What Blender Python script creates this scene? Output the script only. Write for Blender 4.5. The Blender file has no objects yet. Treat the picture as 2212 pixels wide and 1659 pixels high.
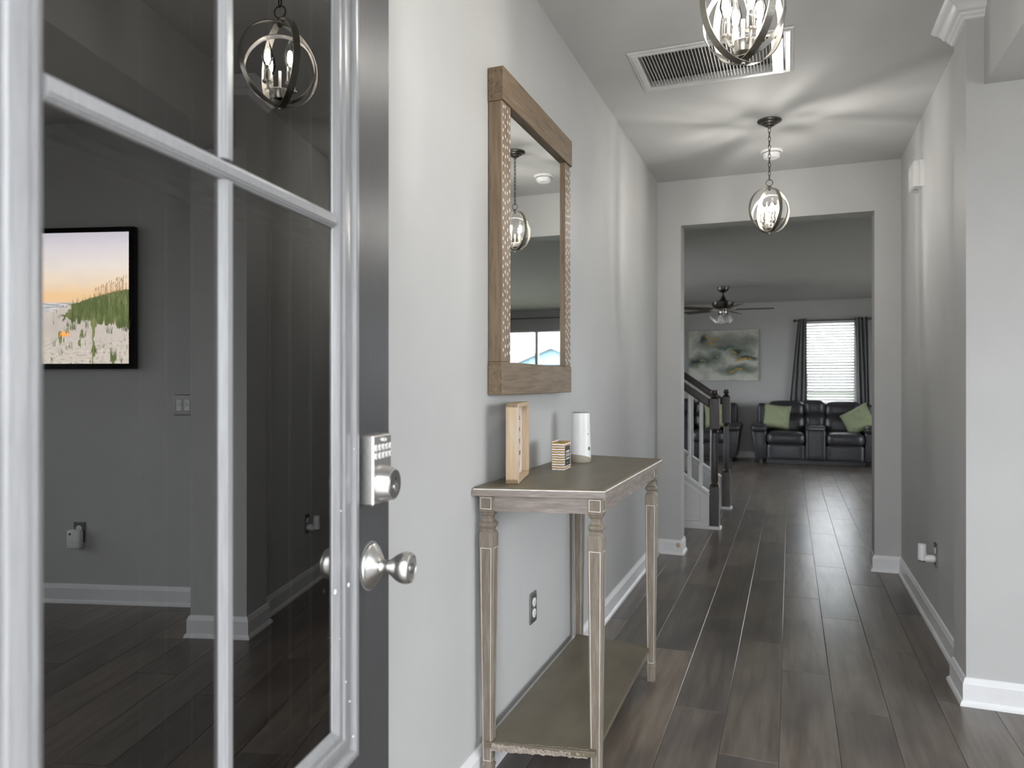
import bpy, bmesh, math, random
from mathutils import Vector, Matrix

random.seed(7)
PI = math.pi
R = math.radians
SC = bpy.context.scene
COL = SC.collection

# ------------------------------------------------------------------ camera
cam_data = bpy.data.cameras.new('camera')
cam = bpy.data.objects.new('camera', cam_data)
COL.objects.link(cam)
cam.location = (0, 0, 1.25)
cam.rotation_euler = (PI / 2, 0, R(21.07))
cam_data.sensor_width = 36
cam_data.lens = 36 * 1560 / 2212
cam_data.clip_start = 0.02
cam_data.clip_end = 300
cam_data.dof.use_dof = True
cam_data.dof.focus_distance = 2.3
cam_data.dof.aperture_fstop = 4.6
SC.camera = cam

# ------------------------------------------------------------------ world + exposure
world = bpy.data.worlds.new('sky')
SC.world = world
world.use_nodes = True
wb = world.node_tree.nodes['Background']
wb.inputs['Color'].default_value = (0.93, 0.96, 1.0, 1)
wb.inputs['Strength'].default_value = 1.6
SC.view_settings.view_transform = 'Standard'
SC.view_settings.look = 'None'
SC.view_settings.gamma = 1
SC.view_settings.use_curve_mapping = False
SC.view_settings.exposure = 2.78
cy = SC.cycles
cy.max_bounces = 10
cy.diffuse_bounces = 6
cy.glossy_bounces = 6
cy.transparent_max_bounces = 12
cy.sample_clamp_indirect = 3
cy.caustics_reflective = False
cy.caustics_refractive = False
cy.use_denoising = True


def portal(name, loc, rot, sx, sy):
    d = bpy.data.lights.new(name, 'AREA')
    d.shape = 'RECTANGLE'
    d.size, d.size_y = sx, sy
    d.cycles.is_portal = True
    o = bpy.data.objects.new(name, d)
    o.location, o.rotation_euler = loc, rot
    COL.objects.link(o)


portal('doorway_portal', (-.08, .02, 1.04), (R(90), 0, 0), .96, 2.06)
portal('dining_portal', (2.6, .02, 1.5), (R(90), 0, 0), 1.2, 1.2)
portal('dining_portal', (4.36, 1.9, 1.4), (0, R(90), 0), 1.9, 2.8)
portal('living_portal', (-4.33, 9.3, 1.22), (0, R(-90), 0), 1.95, 2.8)
portal('living_portal', (4.73, 9.3, 1.22), (0, R(90), 0), 1.95, 2.8)
portal('living_portal', (.62, 13.09, 1.6), (R(-90), 0, 0), .8, 1.4)
portal('living_portal', (2.74, 13.09, 1.6), (R(-90), 0, 0), 1.8, 1.4)

BULB = 36.0

# ------------------------------------------------------------------ material helpers
MATS = {}


def nmat(name):
    m = bpy.data.materials.new(name)
    m.use_nodes = True
    nt = m.node_tree
    return m, nt, nt.nodes['Principled BSDF']


def N(nt, typ, **kw):
    n = nt.nodes.new(typ)
    for k, v in kw.items():
        if k.startswith('i_'):
            n.inputs[k[2:].replace('_', ' ')].default_value = v
        else:
            setattr(n, k, v)
    return n


def ramp(nt, fac, stops, interp='LINEAR'):
    r = N(nt, 'ShaderNodeValToRGB')
    cr = r.color_ramp
    cr.interpolation = interp
    while len(cr.elements) < len(stops):
        cr.elements.new(0.5)
    for e, (p, c) in zip(cr.elements, stops):
        e.position = p
        e.color = (*c, 1) if len(c) == 3 else c
    nt.links.new(fac, r.inputs['Fac'])
    return r.outputs['Color']


def mix(nt, fac, a, b, blend='MIX'):
    n = N(nt, 'ShaderNodeMix', data_type='RGBA', blend_type=blend)
    for sock, v in ((n.inputs['Factor'], fac), (n.inputs['A'], a), (n.inputs['B'], b)):
        if isinstance(v, (int, float)):
            sock.default_value = v
        elif isinstance(v, tuple):
            sock.default_value = (*v, 1) if len(v) == 3 else v
        else:
            nt.links.new(v, sock)
    return n.outputs['Result']


def math_n(nt, op, a, b=None):
    n = N(nt, 'ShaderNodeMath', operation=op)
    for i, v in enumerate((a, b)):
        if v is None:
            continue
        if isinstance(v, (int, float)):
            n.inputs[i].default_value = v
        else:
            nt.links.new(v, n.inputs[i])
    return n.outputs[0]


def noise(nt, vec, scale=5, detail=4, rough=.5, stretch=None):
    if stretch:
        mp = N(nt, 'ShaderNodeMapping')
        mp.inputs['Scale'].default_value = stretch
        nt.links.new(vec, mp.inputs['Vector'])
        vec = mp.outputs['Vector']
    n = N(nt, 'ShaderNodeTexNoise')
    n.inputs['Scale'].default_value = scale
    n.inputs['Detail'].default_value = detail
    n.inputs['Roughness'].default_value = rough
    nt.links.new(vec, n.inputs['Vector'])
    return n.outputs['Fac']


def bump(nt, b, h, strength=.2, dist=.002):
    n = N(nt, 'ShaderNodeBump')
    n.inputs['Strength'].default_value = strength
    n.inputs['Distance'].default_value = dist
    nt.links.new(h, n.inputs['Height'])
    nt.links.new(n.outputs['Normal'], b.inputs['Normal'])


def coords(nt, kind='Object'):
    return N(nt, 'ShaderNodeTexCoord').outputs[kind]


def plain(name, c1, rough=.5, metal=0, c2=None, scale=6, stretch=None, bs=0, bd=.002, spec=.5, coat=0, kind='Object', lo=.35, hi=.65):
    if name in MATS:
        return MATS[name]
    m, nt, b = nmat(name)
    b.inputs['Roughness'].default_value = rough
    b.inputs['Metallic'].default_value = metal
    b.inputs['Specular IOR Level'].default_value = spec
    if coat:
        b.inputs['Coat Weight'].default_value = coat
        b.inputs['Coat Roughness'].default_value = .15
    c2 = c2 or tuple(x * .9 for x in c1)
    f = noise(nt, coords(nt, kind), scale, 5, .6, stretch)
    nt.links.new(ramp(nt, f, [(lo, c2), (hi, c1)]), b.inputs['Base Color'])
    if bs:
        bump(nt, b, f, bs, bd)
    MATS[name] = m
    return m


def emit(name, col, s):
    m, nt, b = nmat(name)
    b.inputs['Base Color'].default_value = (*col, 1)
    b.inputs['Emission Color'].default_value = (*col, 1)
    b.inputs['Emission Strength'].default_value = s
    return m


def glassy(name, tint, ior, rough=0.0, refl=(1, 1, 1)):
    """thin glass: fresnel reflection over a tinted see-through"""
    m = bpy.data.materials.new(name)
    m.use_nodes = True
    nt = m.node_tree
    nt.nodes.clear()
    out = N(nt, 'ShaderNodeOutputMaterial')
    g = N(nt, 'ShaderNodeBsdfGlossy')
    g.inputs['Roughness'].default_value = rough
    g.inputs['Color'].default_value = (*refl, 1)
    t = N(nt, 'ShaderNodeBsdfTransparent')
    t.inputs['Color'].default_value = (*tint, 1)
    fr = N(nt, 'ShaderNodeFresnel')
    fr.inputs['IOR'].default_value = ior
    ms = N(nt, 'ShaderNodeMixShader')
    nt.links.new(fr.outputs[0], ms.inputs[0])
    nt.links.new(t.outputs[0], ms.inputs[1])
    nt.links.new(g.outputs[0], ms.inputs[2])
    nt.links.new(ms.outputs[0], out.inputs['Surface'])
    return m


# ------------------------------------------------------------------ mesh helpers
class MB:
    def __init__(self):
        self.bm = bmesh.new()

    def box(self, x0, x1, y0, y1, z0, z1, bev=0, seg=1, M=None):
        b = bmesh.new()
        vs = [b.verts.new((x, y, z)) for x in (x0, x1) for y in (y0, y1) for z in (z0, z1)]
        for f in ((0, 1, 3, 2), (4, 6, 7, 5), (0, 4, 5, 1), (2, 3, 7, 6), (0, 2, 6, 4), (1, 5, 7, 3)):
            b.faces.new([vs[i] for i in f])
        bmesh.ops.recalc_face_normals(b, faces=b.faces)
        if bev:
            bmesh.ops.bevel(b, geom=list(b.edges), offset=bev, segments=seg, affect='EDGES', profile=.5)
        return self.add(b, M)

    def add(self, b, M=None):
        if M is not None:
            b.transform(M)
        me = bpy.data.meshes.new('t')
        b.to_mesh(me)
        b.free()
        self.bm.from_mesh(me)
        bpy.data.meshes.remove(me)
        return self

    def poly(self, pts, faces):
        vs = [self.bm.verts.new(p) for p in pts]
        for f in faces:
            self.bm.faces.new([vs[i] for i in f])
        return self

    def prism(self, poly, a, b, axis='z', bev=0):
        """poly: 2D points; extruded a..b on the axis"""
        t = bmesh.new()
        def P(p, h):
            return {'z': (p[0], p[1], h), 'y': (p[0], h, p[1]), 'x': (h, p[0], p[1])}[axis]
        lo = [t.verts.new(P(p, a)) for p in poly]
        hi = [t.verts.new(P(p, b)) for p in poly]
        n = len(poly)
        t.faces.new(lo)
        t.faces.new(hi[::-1])
        for i in range(n):
            t.faces.new((lo[i], lo[(i + 1) % n], hi[(i + 1) % n], hi[i]))
        bmesh.ops.recalc_face_normals(t, faces=t.faces)
        if bev:
            bmesh.ops.bevel(t, geom=list(t.edges), offset=bev, segments=2, affect='EDGES', profile=.5)
        return self.add(t)

    def lathe(self, prof, n=24, M=None, rot=0, cap=True):
        """prof: (r, z) list bottom to top"""
        t = bmesh.new()
        rings = []
        for r, z in prof:
            if r < 1e-6:
                rings.append([t.verts.new((0, 0, z))])
            else:
                rings.append([t.verts.new((r * math.cos(rot + 2 * PI * i / n), r * math.sin(rot + 2 * PI * i / n), z)) for i in range(n)])
        for a, b in zip(rings, rings[1:]):
            for i in range(n):
                j = (i + 1) % n
                if len(a) == 1 and len(b) == 1:
                    continue
                if len(a) == 1:
                    t.faces.new((a[0], b[j], b[i]))
                elif len(b) == 1:
                    t.faces.new((a[i], a[j], b[0]))
                else:
                    t.faces.new((a[i], a[j], b[j], b[i]))
        if cap:
            if len(rings[0]) > 1:
                t.faces.new(rings[0][::-1])
            if len(rings[-1]) > 1:
                t.faces.new(rings[-1])
        bmesh.ops.recalc_face_normals(t, faces=t.faces)
        return self.add(t, M)

    def tube(self, pts, r, n=10, closed=False):
        t = bmesh.new()
        pts = [Vector(p) for p in pts]
        rings = []
        m = len(pts)
        for i, p in enumerate(pts):
            if closed:
                d = pts[(i + 1) % m] - pts[i - 1]
            else:
                d = pts[min(i + 1, m - 1)] - pts[max(i - 1, 0)]
            d.normalize()
            up = Vector((0, 0, 1)) if abs(d.z) < .9 else Vector((0, 1, 0))
            u = d.cross(up).normalized()
            v = u.cross(d)
            rr = r[i] if isinstance(r, (list, tuple)) else r
            rings.append([t.verts.new(p + rr * (u * math.cos(2 * PI * k / n) + v * math.sin(2 * PI * k / n))) for k in range(n)])
        prs = list(zip(rings, rings[1:])) + ([(rings[-1], rings[0])] if closed else [])
        for a, b in prs:
            for k in range(n):
                t.faces.new((a[k], a[(k + 1) % n], b[(k + 1) % n], b[k]))
        if not closed:
            t.faces.new(rings[0][::-1])
            t.faces.new(rings[-1])
        bmesh.ops.recalc_face_normals(t, faces=t.faces)
        return self.add(t)

    def band(self, rad, w, th, M=None, n=64):
        """flat ring: axis z, width w along z"""
        return self.lathe([(rad, -w / 2), (rad, w / 2), (rad - th, w / 2), (rad - th, -w / 2), (rad, -w / 2)], n, M, cap=False)

    def sweep(self, prof, path, closed=False):
        """prof (d, z): d = offset to the left of the path's direction, path 2D on the floor; mitred"""
        t = bmesh.new()
        path = [Vector(p) for p in path]
        m = len(path)
        rings = []
        for i, p in enumerate(path):
            dirs = []
            if closed or i > 0:
                dirs.append((p - path[i - 1]).normalized())
            if closed or i < m - 1:
                dirs.append((path[(i + 1) % m] - p).normalized())
            nn = [Vector((-d.y, d.x)) for d in dirs]
            if len(nn) == 2:
                b = (nn[0] + nn[1]).normalized()
                b = b / max(.3, b.dot(nn[0]))
            else:
                b = nn[0]
            rings.append([t.verts.new((p.x + b.x * d, p.y + b.y * d, z)) for d, z in prof])
        k = len(prof)
        prs = list(zip(rings, rings[1:])) + ([(rings[-1], rings[0])] if closed else [])
        for a, b in prs:
            for j in range(k):
                t.faces.new((a[j], b[j], b[(j + 1) % k], a[(j + 1) % k]))
        if not closed:
            t.faces.new(rings[0])
            t.faces.new(rings[-1][::-1])
        bmesh.ops.recalc_face_normals(t, faces=t.faces)
        return self.add(t)

    def obj(self, name, mat, parent=None, smooth=False, loc=None, rot=None):
        me = bpy.data.meshes.new(name)
        self.bm.to_mesh(me)
        self.bm.free()
        if mat is not None:
            me.materials.append(mat)
        o = bpy.data.objects.new(name, me)
        COL.objects.link(o)
        if parent is not None:
            o.parent = parent
        if loc is not None:
            o.location = loc
        if rot is not None:
            o.rotation_euler = rot
        if smooth:
            for p in me.polygons:
                p.use_smooth = True
            me.set_sharp_from_angle(angle=R(smooth if smooth is not True else 40))
        return o


def B(*a, **k):
    return MB().box(*a, **k)


def thing(name, label, cat, loc=(0, 0, 0), rz=0, group=None):
    o = bpy.data.objects.new(name, None)
    o.empty_display_size = .05
    COL.objects.link(o)
    o.location = loc
    o.rotation_euler = (0, 0, rz)
    o['label'] = label
    o['category'] = cat
    if group:
        o['group'] = group
    return o


def tag(o, label, cat, group=None):
    o['label'] = label
    o['category'] = cat
    if group:
        o['group'] = group
    return o


def struct(o, label=None, cat=None):
    o['kind'] = 'structure'
    if label:
        o['label'] = label
    if cat:
        o['category'] = cat
    return o


def dup(o, parent=None):
    c = o.copy()
    COL.objects.link(c)
    if parent is not None:
        c.parent = parent
    for ch in list(o.children):
        dup(ch, c)
    return c


def text_mesh(body, size, depth, align='CENTER'):
    cu = bpy.data.curves.new('text', 'FONT')
    cu.body = body
    cu.size = size
    cu.extrude = depth
    cu.align_x = align
    cu.align_y = 'CENTER'
    cu.resolution_u = 2
    o = bpy.data.objects.new('text', cu)
    COL.objects.link(o)
    dg = bpy.context.evaluated_depsgraph_get()
    me = bpy.data.meshes.new_from_object(o.evaluated_get(dg))
    bpy.data.objects.remove(o)
    return me


def add_text(mb, body, size, depth, M, align='CENTER'):
    me = text_mesh(body, size, depth, align)
    me.transform(M)
    mb.bm.from_mesh(me)
    bpy.data.meshes.remove(me)
    return mb


def frameM(origin, xax, yax):
    """matrix that puts local x, y along the axes given"""
    x = Vector(xax).normalized()
    y = Vector(yax).normalized()
    z = x.cross(y)
    return Matrix(((x.x, y.x, z.x, origin[0]), (x.y, y.y, z.y, origin[1]), (x.z, y.z, z.z, origin[2]), (0, 0, 0, 1)))


# ------------------------------------------------------------------ materials
WALL = plain('wall paint', (.52, .52, .515), .55, c2=(.495, .495, .49), scale=3, bs=.05, bd=.0008, spec=.3)
CEIL = plain('ceiling paint', (.54, .54, .53), .7, c2=(.52, .52, .51), scale=4, bs=.08, bd=.001, spec=.2)
TRIM = plain('white trim paint', (.80, .80, .81), .3, c2=(.76, .76, .77), scale=9, bs=.04)
DOORP = plain('door paint', (.060, .060, .062), .34, c2=(.045, .045, .047), scale=8, stretch=(60, 60, 1.2), bs=.3, bd=.0012, spec=.4)
LITEP = plain('lite frame paint', (.22, .22, .225), .28, c2=(.18, .18, .185), scale=8, stretch=(40, 40, 2), bs=.2, bd=.001)
NICKEL = plain('brushed nickel', (.62, .60, .57), .26, metal=1, c2=(.50, .48, .45), scale=14, stretch=(60, 60, 3))
STEEL = plain('satin chrome', (.68, .67, .65), .32, metal=1, c2=(.52, .51, .50), scale=20, stretch=(50, 50, 4))
BRONZE = plain('dark bronze metal', (.16, .15, .135), .3, metal=1, c2=(.10, .095, .085), scale=12)
RINGM = plain('dark nickel band', (.36, .34, .30), .3, metal=1, c2=(.26, .245, .22), scale=14, stretch=(4, 4, 40))
PLATE = plain('pewter plate', (.30, .295, .285), .35, metal=1, c2=(.24, .235, .23), scale=12)
WHITEPL = plain('white plastic', (.82, .82, .82), .35, c2=(.78, .78, .78), scale=10)
DARKPL = plain('dark plastic', (.02, .02, .02), .35, c2=(.015, .015, .015))
VENTM = plain('white enamel', (.68, .68, .67), .35, c2=(.60, .60, .59), scale=16)
FILTER = plain('grey filter cloth', (.16, .155, .14), .9, c2=(.10, .095, .085), scale=90)
BLACKW = plain('dark stained wood', (.055, .042, .036), .32, c2=(.028, .022, .02), scale=5, stretch=(14, 14, 1.2), bs=.1, coat=.3)
LEATHER = plain('charcoal leather', (.040, .040, .045), .36, c2=(.028, .028, .032), scale=30, bs=.25, bd=.002)
SAGE = plain('sage velvet', (.36, .40, .25), .85, c2=(.29, .33, .20), scale=14, bs=.2)
CURT = plain('grey curtain cloth', (.20, .20, .21), .8, c2=(.17, .17, .18), scale=60)
CONC = plain('porch concrete', (.42, .41, .39), .9, c2=(.36, .35, .33), scale=4)
LAWN = plain('lawn', (.15, .165, .10), .95, c2=(.11, .125, .075), scale=1.5)
ROOFB = plain('blue grey siding', (.23, .34, .44), .8, c2=(.20, .31, .41), scale=2)
ROOFG = plain('grey shingles', (.30, .30, .31), .9, c2=(.24, .24, .25), scale=6)
LEAF = plain('leaf green', (.30, .48, .08), .7, c2=(.16, .30, .05), scale=5)
BARK = plain('bark', (.16, .12, .09), .9, c2=(.10, .08, .06), scale=8)


def wood_weathered(name, a, b, c, stretch, scale=3, rough=.5, bs=.2):
    m, nt, p = nmat(name)
    co = coords(nt)
    f = noise(nt, co, scale, 8, .65, stretch)
    g = noise(nt, co, 4, 3, .5)
    base = ramp(nt, f, [(.3, b), (.5, a), (.72, c)])
    col = mix(nt, math_n(nt, 'MULTIPLY', g, .35), base, b)
    nt.links.new(col, p.inputs['Base Color'])
    p.inputs['Roughness'].default_value = rough
    bump(nt, p, f, bs, .001)
    return m


TABLEW = wood_weathered('weathered table wood', (.235, .195, .152), (.15, .122, .095), (.35, .31, .262), (9, 9, 1.2), 6)
TABLEWX = wood_weathered('weathered apron wood', (.27, .225, .20), (.17, .14, .12), (.40, .355, .33), (1.2, 2, 14), 8)
TABLET = wood_weathered('brown table top', (.150, .126, .084), (.108, .090, .062), (.185, .158, .108), (2.5, 1, 2), 3, .42, .05)
MIRW = wood_weathered('mirror frame wood vertical', (.25, .175, .112), (.12, .088, .060), (.31, .24, .175), (12, 12, 1), 6)
MIRH = wood_weathered('mirror frame wood horizontal', (.215, .148, .090), (.105, .076, .050), (.28, .215, .155), (12, 1, 12), 6)
INLAY = plain('white inlay', (.80, .78, .74), .5, c2=(.62, .60, .56), scale=30)
CHIPW = plain('chipped board edge', (.42, .36, .31), .9, c2=(.26, .22, .19), scale=90, bs=.6, bd=.004)
PINE = wood_weathered('pale pine', (.56, .41, .26), (.42, .31, .21), (.63, .53, .42), (9, 9, 1), 5, .55)

# plank floor
PLANK, nt, pb = nmat('dark wood plank')
geo = N(nt, 'ShaderNodeNewGeometry')
oi = N(nt, 'ShaderNodeObjectInfo')
rnd = math_n(nt, 'FRACT', math_n(nt, 'ADD', oi.outputs['Random'], geo.outputs['Random Per Island']))
cx = N(nt, 'ShaderNodeCombineXYZ')
nt.links.new(math_n(nt, 'MULTIPLY', rnd, 37.0), cx.inputs['Z'])
va = N(nt, 'ShaderNodeVectorMath', operation='ADD')
nt.links.new(geo.outputs['Position'], va.inputs[0])
nt.links.new(cx.outputs[0], va.inputs[1])
g1 = noise(nt, va.outputs[0], 3, 8, .6, (9, .8, 1))
g2 = noise(nt, va.outputs[0], 2.2, 2, .4, (2.4, 1, 1))
tone = ramp(nt, rnd, [(0, (.132, .115, .099)), (.35, (.212, .180, .148)), (.7, (.158, .142, .128)), (1, (.245, .204, .164))])
c = mix(nt, ramp(nt, g1, [(.35, (0, 0, 0)), (.7, (1, 1, 1))]), tone, mix(nt, 1.0, tone, (.55, .5, .48), 'MULTIPLY'))
c = mix(nt, ramp(nt, g2, [(.46, (0, 0, 0)), (.74, (.75, .75, .75))]), c, (.068, .059, .058))
nt.links.new(c, pb.inputs['Base Color'])
pb.inputs['Roughness'].default_value = .28
pb.inputs['Specular IOR Level'].default_value = .55

PANE = glassy('window glass', (.97, .98, .98), 1.3)
BULBG = glassy('bulb glass', (1, .99, .97), 1.35)
DOORG = glassy('dark insulated glass', (.24, .235, .23), 2.25, refl=(1, .99, .98))
SHADEG = plain('frosted glass', (.80, .80, .78), .4, c2=(.74, .74, .72), scale=8)
MIRROR, nt, pb = nmat('silvered mirror')
pb.inputs['Base Color'].default_value = (.93, .94, .93, 1)
pb.inputs['Metallic'].default_value = 1
pb.inputs['Roughness'].default_value = .01
FILAMENT = emit('lit filament', (1, .975, .93), BULB * 4)

# ------------------------------------------------------------------ room numbers
XL, XR = -.918, .685          # hall walls
XP = .64                       # pilaster face
YP0, YP1 = 3.265, 3.49         # pilaster
YE0, YE1 = 5.38, 5.55          # end wall of the hall
OX0, OX1, OZ = -.747, .526, 2.41   # wide opening
H = 2.74
HL = 2.63                      # living room ceiling
YB = 12.9                      # living room back wall
LX0, LX1 = -4.2, 4.6
DX1 = 4.2
YT = 3.73                      # dining wall with the screen

# ------------------------------------------------------------------ floor
fl = struct(B(LX0 - .3, LX1 + .3, -.02, YB + .2, -.08, -.0125).obj('floor', CONC), 'dark wood plank floor running from the hall into the living room')
PW, PL = .192, 1.17
joints = {-2: 2.85, -1: 2.533, 0: 3.383, 1: 3.04, 2: 3.80, 3: 3.256}


def plank_mesh(mb, x0, x1, y0, y1):
    a, b = .0018, .0014
    g = .0004
    x0, x1, y0, y1 = x0 + g, x1 - g, y0 + g, y1 - g
    mb.poly([(x0, y0, -.012), (x1, y0, -.012), (x1, y1, -.012), (x0, y1, -.012),
             (x0, y0, -b), (x1, y0, -b), (x1, y1, -b), (x0, y1, -b),
             (x0 + a, y0 + a, 0), (x1 - a, y0 + a, 0), (x1 - a, y1 - a, 0), (x0 + a, y1 - a, 0)],
            [(3, 2, 1, 0), (0, 1, 5, 4), (1, 2, 6, 5), (2, 3, 7, 6), (3, 0, 4, 7), (4, 5, 9, 8), (5, 6, 10, 9), (6, 7, 11, 10), (7, 4, 8, 11), (8, 9, 10, 11)])


full = MB()
plank_mesh(full, 0, PW, 0, PL)
first = None
rest = MB()
for k in range(-18, 24):
    x0 = -.035 + PW * k
    x1 = x0 + PW
    if x1 < LX0 or x0 > LX1:
        continue
    off = joints.get(k, (k * .411) % PL)
    y = off - math.ceil((off + .02) / PL) * PL
    while y < YB + .1:
        a, b = max(y, -.02), min(y + PL, YB + .1)
        y += PL
        if b - a < .03:
            continue
        vis = -5 <= k <= 7
        if not vis:
            if (x1 < XL - .15 and b < YE0) or (x1 < XL and a < YE0 and b < YE0 + .1):
                continue
            plank_mesh(rest, max(x0, LX0), min(x1, LX1), a, b)
            continue
        if b - a > PL - .001:
            if first is None:
                first = full.obj('plank', PLANK, fl)
                first.location = (x0, a, 0)
            else:
                o = first.copy()
                o.location = (x0, a, 0)
                COL.objects.link(o)
        else:
            q = MB()
            plank_mesh(q, 0, PW, 0, b - a)
            q.obj('plank', PLANK, fl, loc=(x0, a, 0))
r_ = rest.obj('side_room_planks', PLANK, fl)
r_['kind'] = 'stuff'

# ------------------------------------------------------------------ walls
struct(B(XL - .12, XL, .05, YE0, 0, H).obj('wall_left', WALL), 'light grey painted wall behind the console table and the mirror')
w = MB()
w.box(LX0, OX0, YE0, YE1, 0, H)
w.box(OX1, LX1, YE0, YE1, 0, H)
w.box(OX0, OX1, YE0, YE1, OZ, H)
struct(w.obj('wall_end', WALL), 'grey wall at the end of the hall around the wide opening')
struct(B(XR, XR + .14, YP1, YE0, 0, H).obj('wall_right', WALL), 'grey hall wall with the door chime and an outlet')
struct(B(XP, .93, YP0, YP1, 0, H).obj('wall_pilaster', WALL), 'grey wall end that carries the beam at the right')
struct(B(.70, .895, .2, YP0, OZ, H).obj('wall_beam', WALL), 'grey boxed beam over the opening to the dining room')
struct(B(XR + .14, DX1, YT, YT + .12, 0, H).obj('wall_dining', WALL), 'grey dining room wall behind the wide screen')
DS0, DS1 = .5, 3.3
struct(MB().box(DX1, DX1 + .12, .05, DS0, 0, H).box(DX1, DX1 + .12, DS1, YT + .12, 0, H).box(DX1, DX1 + .12, DS0, DS1, 0, .45).box(DX1, DX1 + .12, DS0, DS1, 2.35, H).obj('wall_dining_side', WALL))
wf_ = struct(MB().box(DX1 + .02, DX1 + .10, DS0, DS0 + .04, .45, 2.35).box(DX1 + .02, DX1 + .10, DS1 - .04, DS1, .45, 2.35).box(DX1 + .02, DX1 + .10, DS0 + .04, DS1 - .04, .45, .49).box(DX1 + .02, DX1 + .10, DS0 + .04, DS1 - .04, 2.31, 2.35).obj('added_window_6', TRIM))  # unseen side window, added so daylight reaches the left hall wall
B(DX1 + .02, DX1 + .10, 1.87, 1.93, .49, 2.31).obj('mullion', TRIM, wf_)
B(DX1 + .057, DX1 + .063, DS0 + .04, 1.87, .49, 2.31).obj('glass_pane', PANE, wf_)
B(DX1 + .057, DX1 + .063, 1.93, DS1 - .04, .49, 2.31).obj('glass_pane', PANE, wf_)
w = MB()
DW0, DW1, DWZ0, DWZ1 = 2.0, 3.2, .9, 2.1
w.box(XL - .12, -.56, .05, .2, 0, H)
w.box(.40, DW0, .05, .2, 0, H)
w.box(DW1, DX1, .05, .2, 0, H)
w.box(-.56, .40, .05, .2, 2.08, H)
w.box(DW0, DW1, .05, .2, 0, DWZ0)
w.box(DW0, DW1, .05, .2, DWZ1, H)
struct(w.obj('wall_front', WALL))
W1 = (.225, 1.0, .92, 2.285)
W2 = (1.85, 3.63, .92, 2.265)
w = MB()
xs = [LX0, W1[0], W1[1], W2[0], W2[1], LX1]
w.box(xs[0], xs[1], YB, YB + .15, 0, HL)
w.box(xs[2], xs[3], YB, YB + .15, 0, HL)
w.box(xs[4], xs[5], YB, YB + .15, 0, HL)
for a in (W1, W2):
    w.box(a[0], a[1], YB, YB + .15, 0, a[2])
    w.box(a[0], a[1], YB, YB + .15, a[3], HL)
struct(w.obj('wall_back', WALL), 'grey back wall of the living room with the painting and the bright window')
SW0, SW1, SWZ0, SWZ1 = 7.9, 10.7, .25, 2.2


def side_wall(name, wname, x0, x1):
    q = MB().box(x0, x1, YE0, SW0, 0, HL).box(x0, x1, SW1, YB + .15, 0, HL).box(x0, x1, SW0, SW1, 0, SWZ0).box(x0, x1, SW0, SW1, SWZ1, HL)
    struct(q.obj(name, WALL))
    q = MB().box(x0, x1, SW0, SW0 + .04, SWZ0, SWZ1).box(x0, x1, SW1 - .04, SW1, SWZ0, SWZ1).box(x0, x1, SW0 + .04, SW1 - .04, SWZ0, SWZ0 + .04).box(x0, x1, SW0 + .04, SW1 - .04, SWZ1 - .04, SWZ1)
    f = struct(q.obj(wname, TRIM))  # side windows out of view, added to brighten the living room
    m = (SW0 + SW1) / 2
    B(x0 + .01, x1 - .01, m - .03, m + .03, SWZ0 + .04, SWZ1 - .04).obj('mullion', TRIM, f)
    for a, b in ((SW0 + .04, m - .03), (m + .03, SW1 - .04)):
        B((x0 + x1) / 2 - .003, (x0 + x1) / 2 + .003, a, b, SWZ0 + .04, SWZ1 - .04).obj('glass_pane', PANE, f)


side_wall('wall_living_left', 'added_window_4', LX0 - .1, LX0)
side_wall('wall_living_right', 'added_window_5', LX1, LX1 + .1)
VX0, VX1, VY0, VY1 = -.650, -.024, 3.262, 3.638   # hole of the grille
w = MB()
w.box(XL - .12, VX0, .05, YE1, H, H + .1)
w.box(VX1, DX1 + .12, .05, YE1, H, H + .1)
w.box(VX0, VX1, .05, VY0, H, H + .1)
w.box(VX0, VX1, VY1, YE1, H, H + .1)
struct(w.obj('ceiling', CEIL), 'light grey hall ceiling with the return grille')
struct(B(LX0 - .1, LX1 + .1, YE1, YB + .15, HL, HL + .1).obj('ceiling_living', CEIL), 'living room ceiling beyond the opening')

# baseboards and crown
BBP = [(0, 0), (.024, 0), (.0235, .008), (.020, .016), (.0135, .021), (.0135, .084), (.011, .088), (.010, .094), (.006, .104), (0, .107)]


def base(name, *paths):
    m = MB()
    for p in paths:
        m.sweep(BBP, p)
    return struct(m.obj(name, TRIM, smooth=30), None)


base('baseboard_left', [(XL, YE0 - .0135), (XL, .2)])
base('baseboard_end', [(OX0, YE1), (OX0, YE0), (XL, YE0)], [(XR, YE0), (OX1, YE0), (OX1, YE1)])
chipm = MB().lathe([(.017, 0), (.013, .0006), (0, .0008)], 9, Matrix.Translation((-.766, YE0 - .0134, .070)) @ Matrix.Rotation(PI / 2, 4, 'X') @ Matrix.Diagonal((1, 1.15, 1, 1)))
chipm.obj('bare_wood_chip', PINE, bpy.data.objects['baseboard_end'])
base('baseboard_right', [(XR, YP1), (XR, YE0 - .0135)])
base('baseboard_pilaster', [(.93, YT), (.93, YP0), (XP, YP0), (XP, YP1), (XR, YP1)])
base('baseboard_dining', [(DX1, YT), (.944, YT)])
base('baseboard_back', [(LX1, YB), (LX0, YB)])
base('baseboard_living', [(LX0, YE1), (OX0 - .03, YE1)], [(OX1 + .03, YE1), (LX1, YE1)])
CRP = [(0, H), (.082, H), (.082, H - .008), (.072, H - .016), (.060, H - .020), (.046, H - .030), (.038, H - .043), (.024, H - .048), (.022, H - .056), (.012, H - .062), (.010, H - .070), (0, H - .072)]
m = MB().sweep(CRP, [(.70, YP0), (XP, YP0), (XP, YP1 + .01)])
struct(m.obj('trim_1', TRIM, smooth=25), 'white crown moulding wrapping the top of the wall end')

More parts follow.
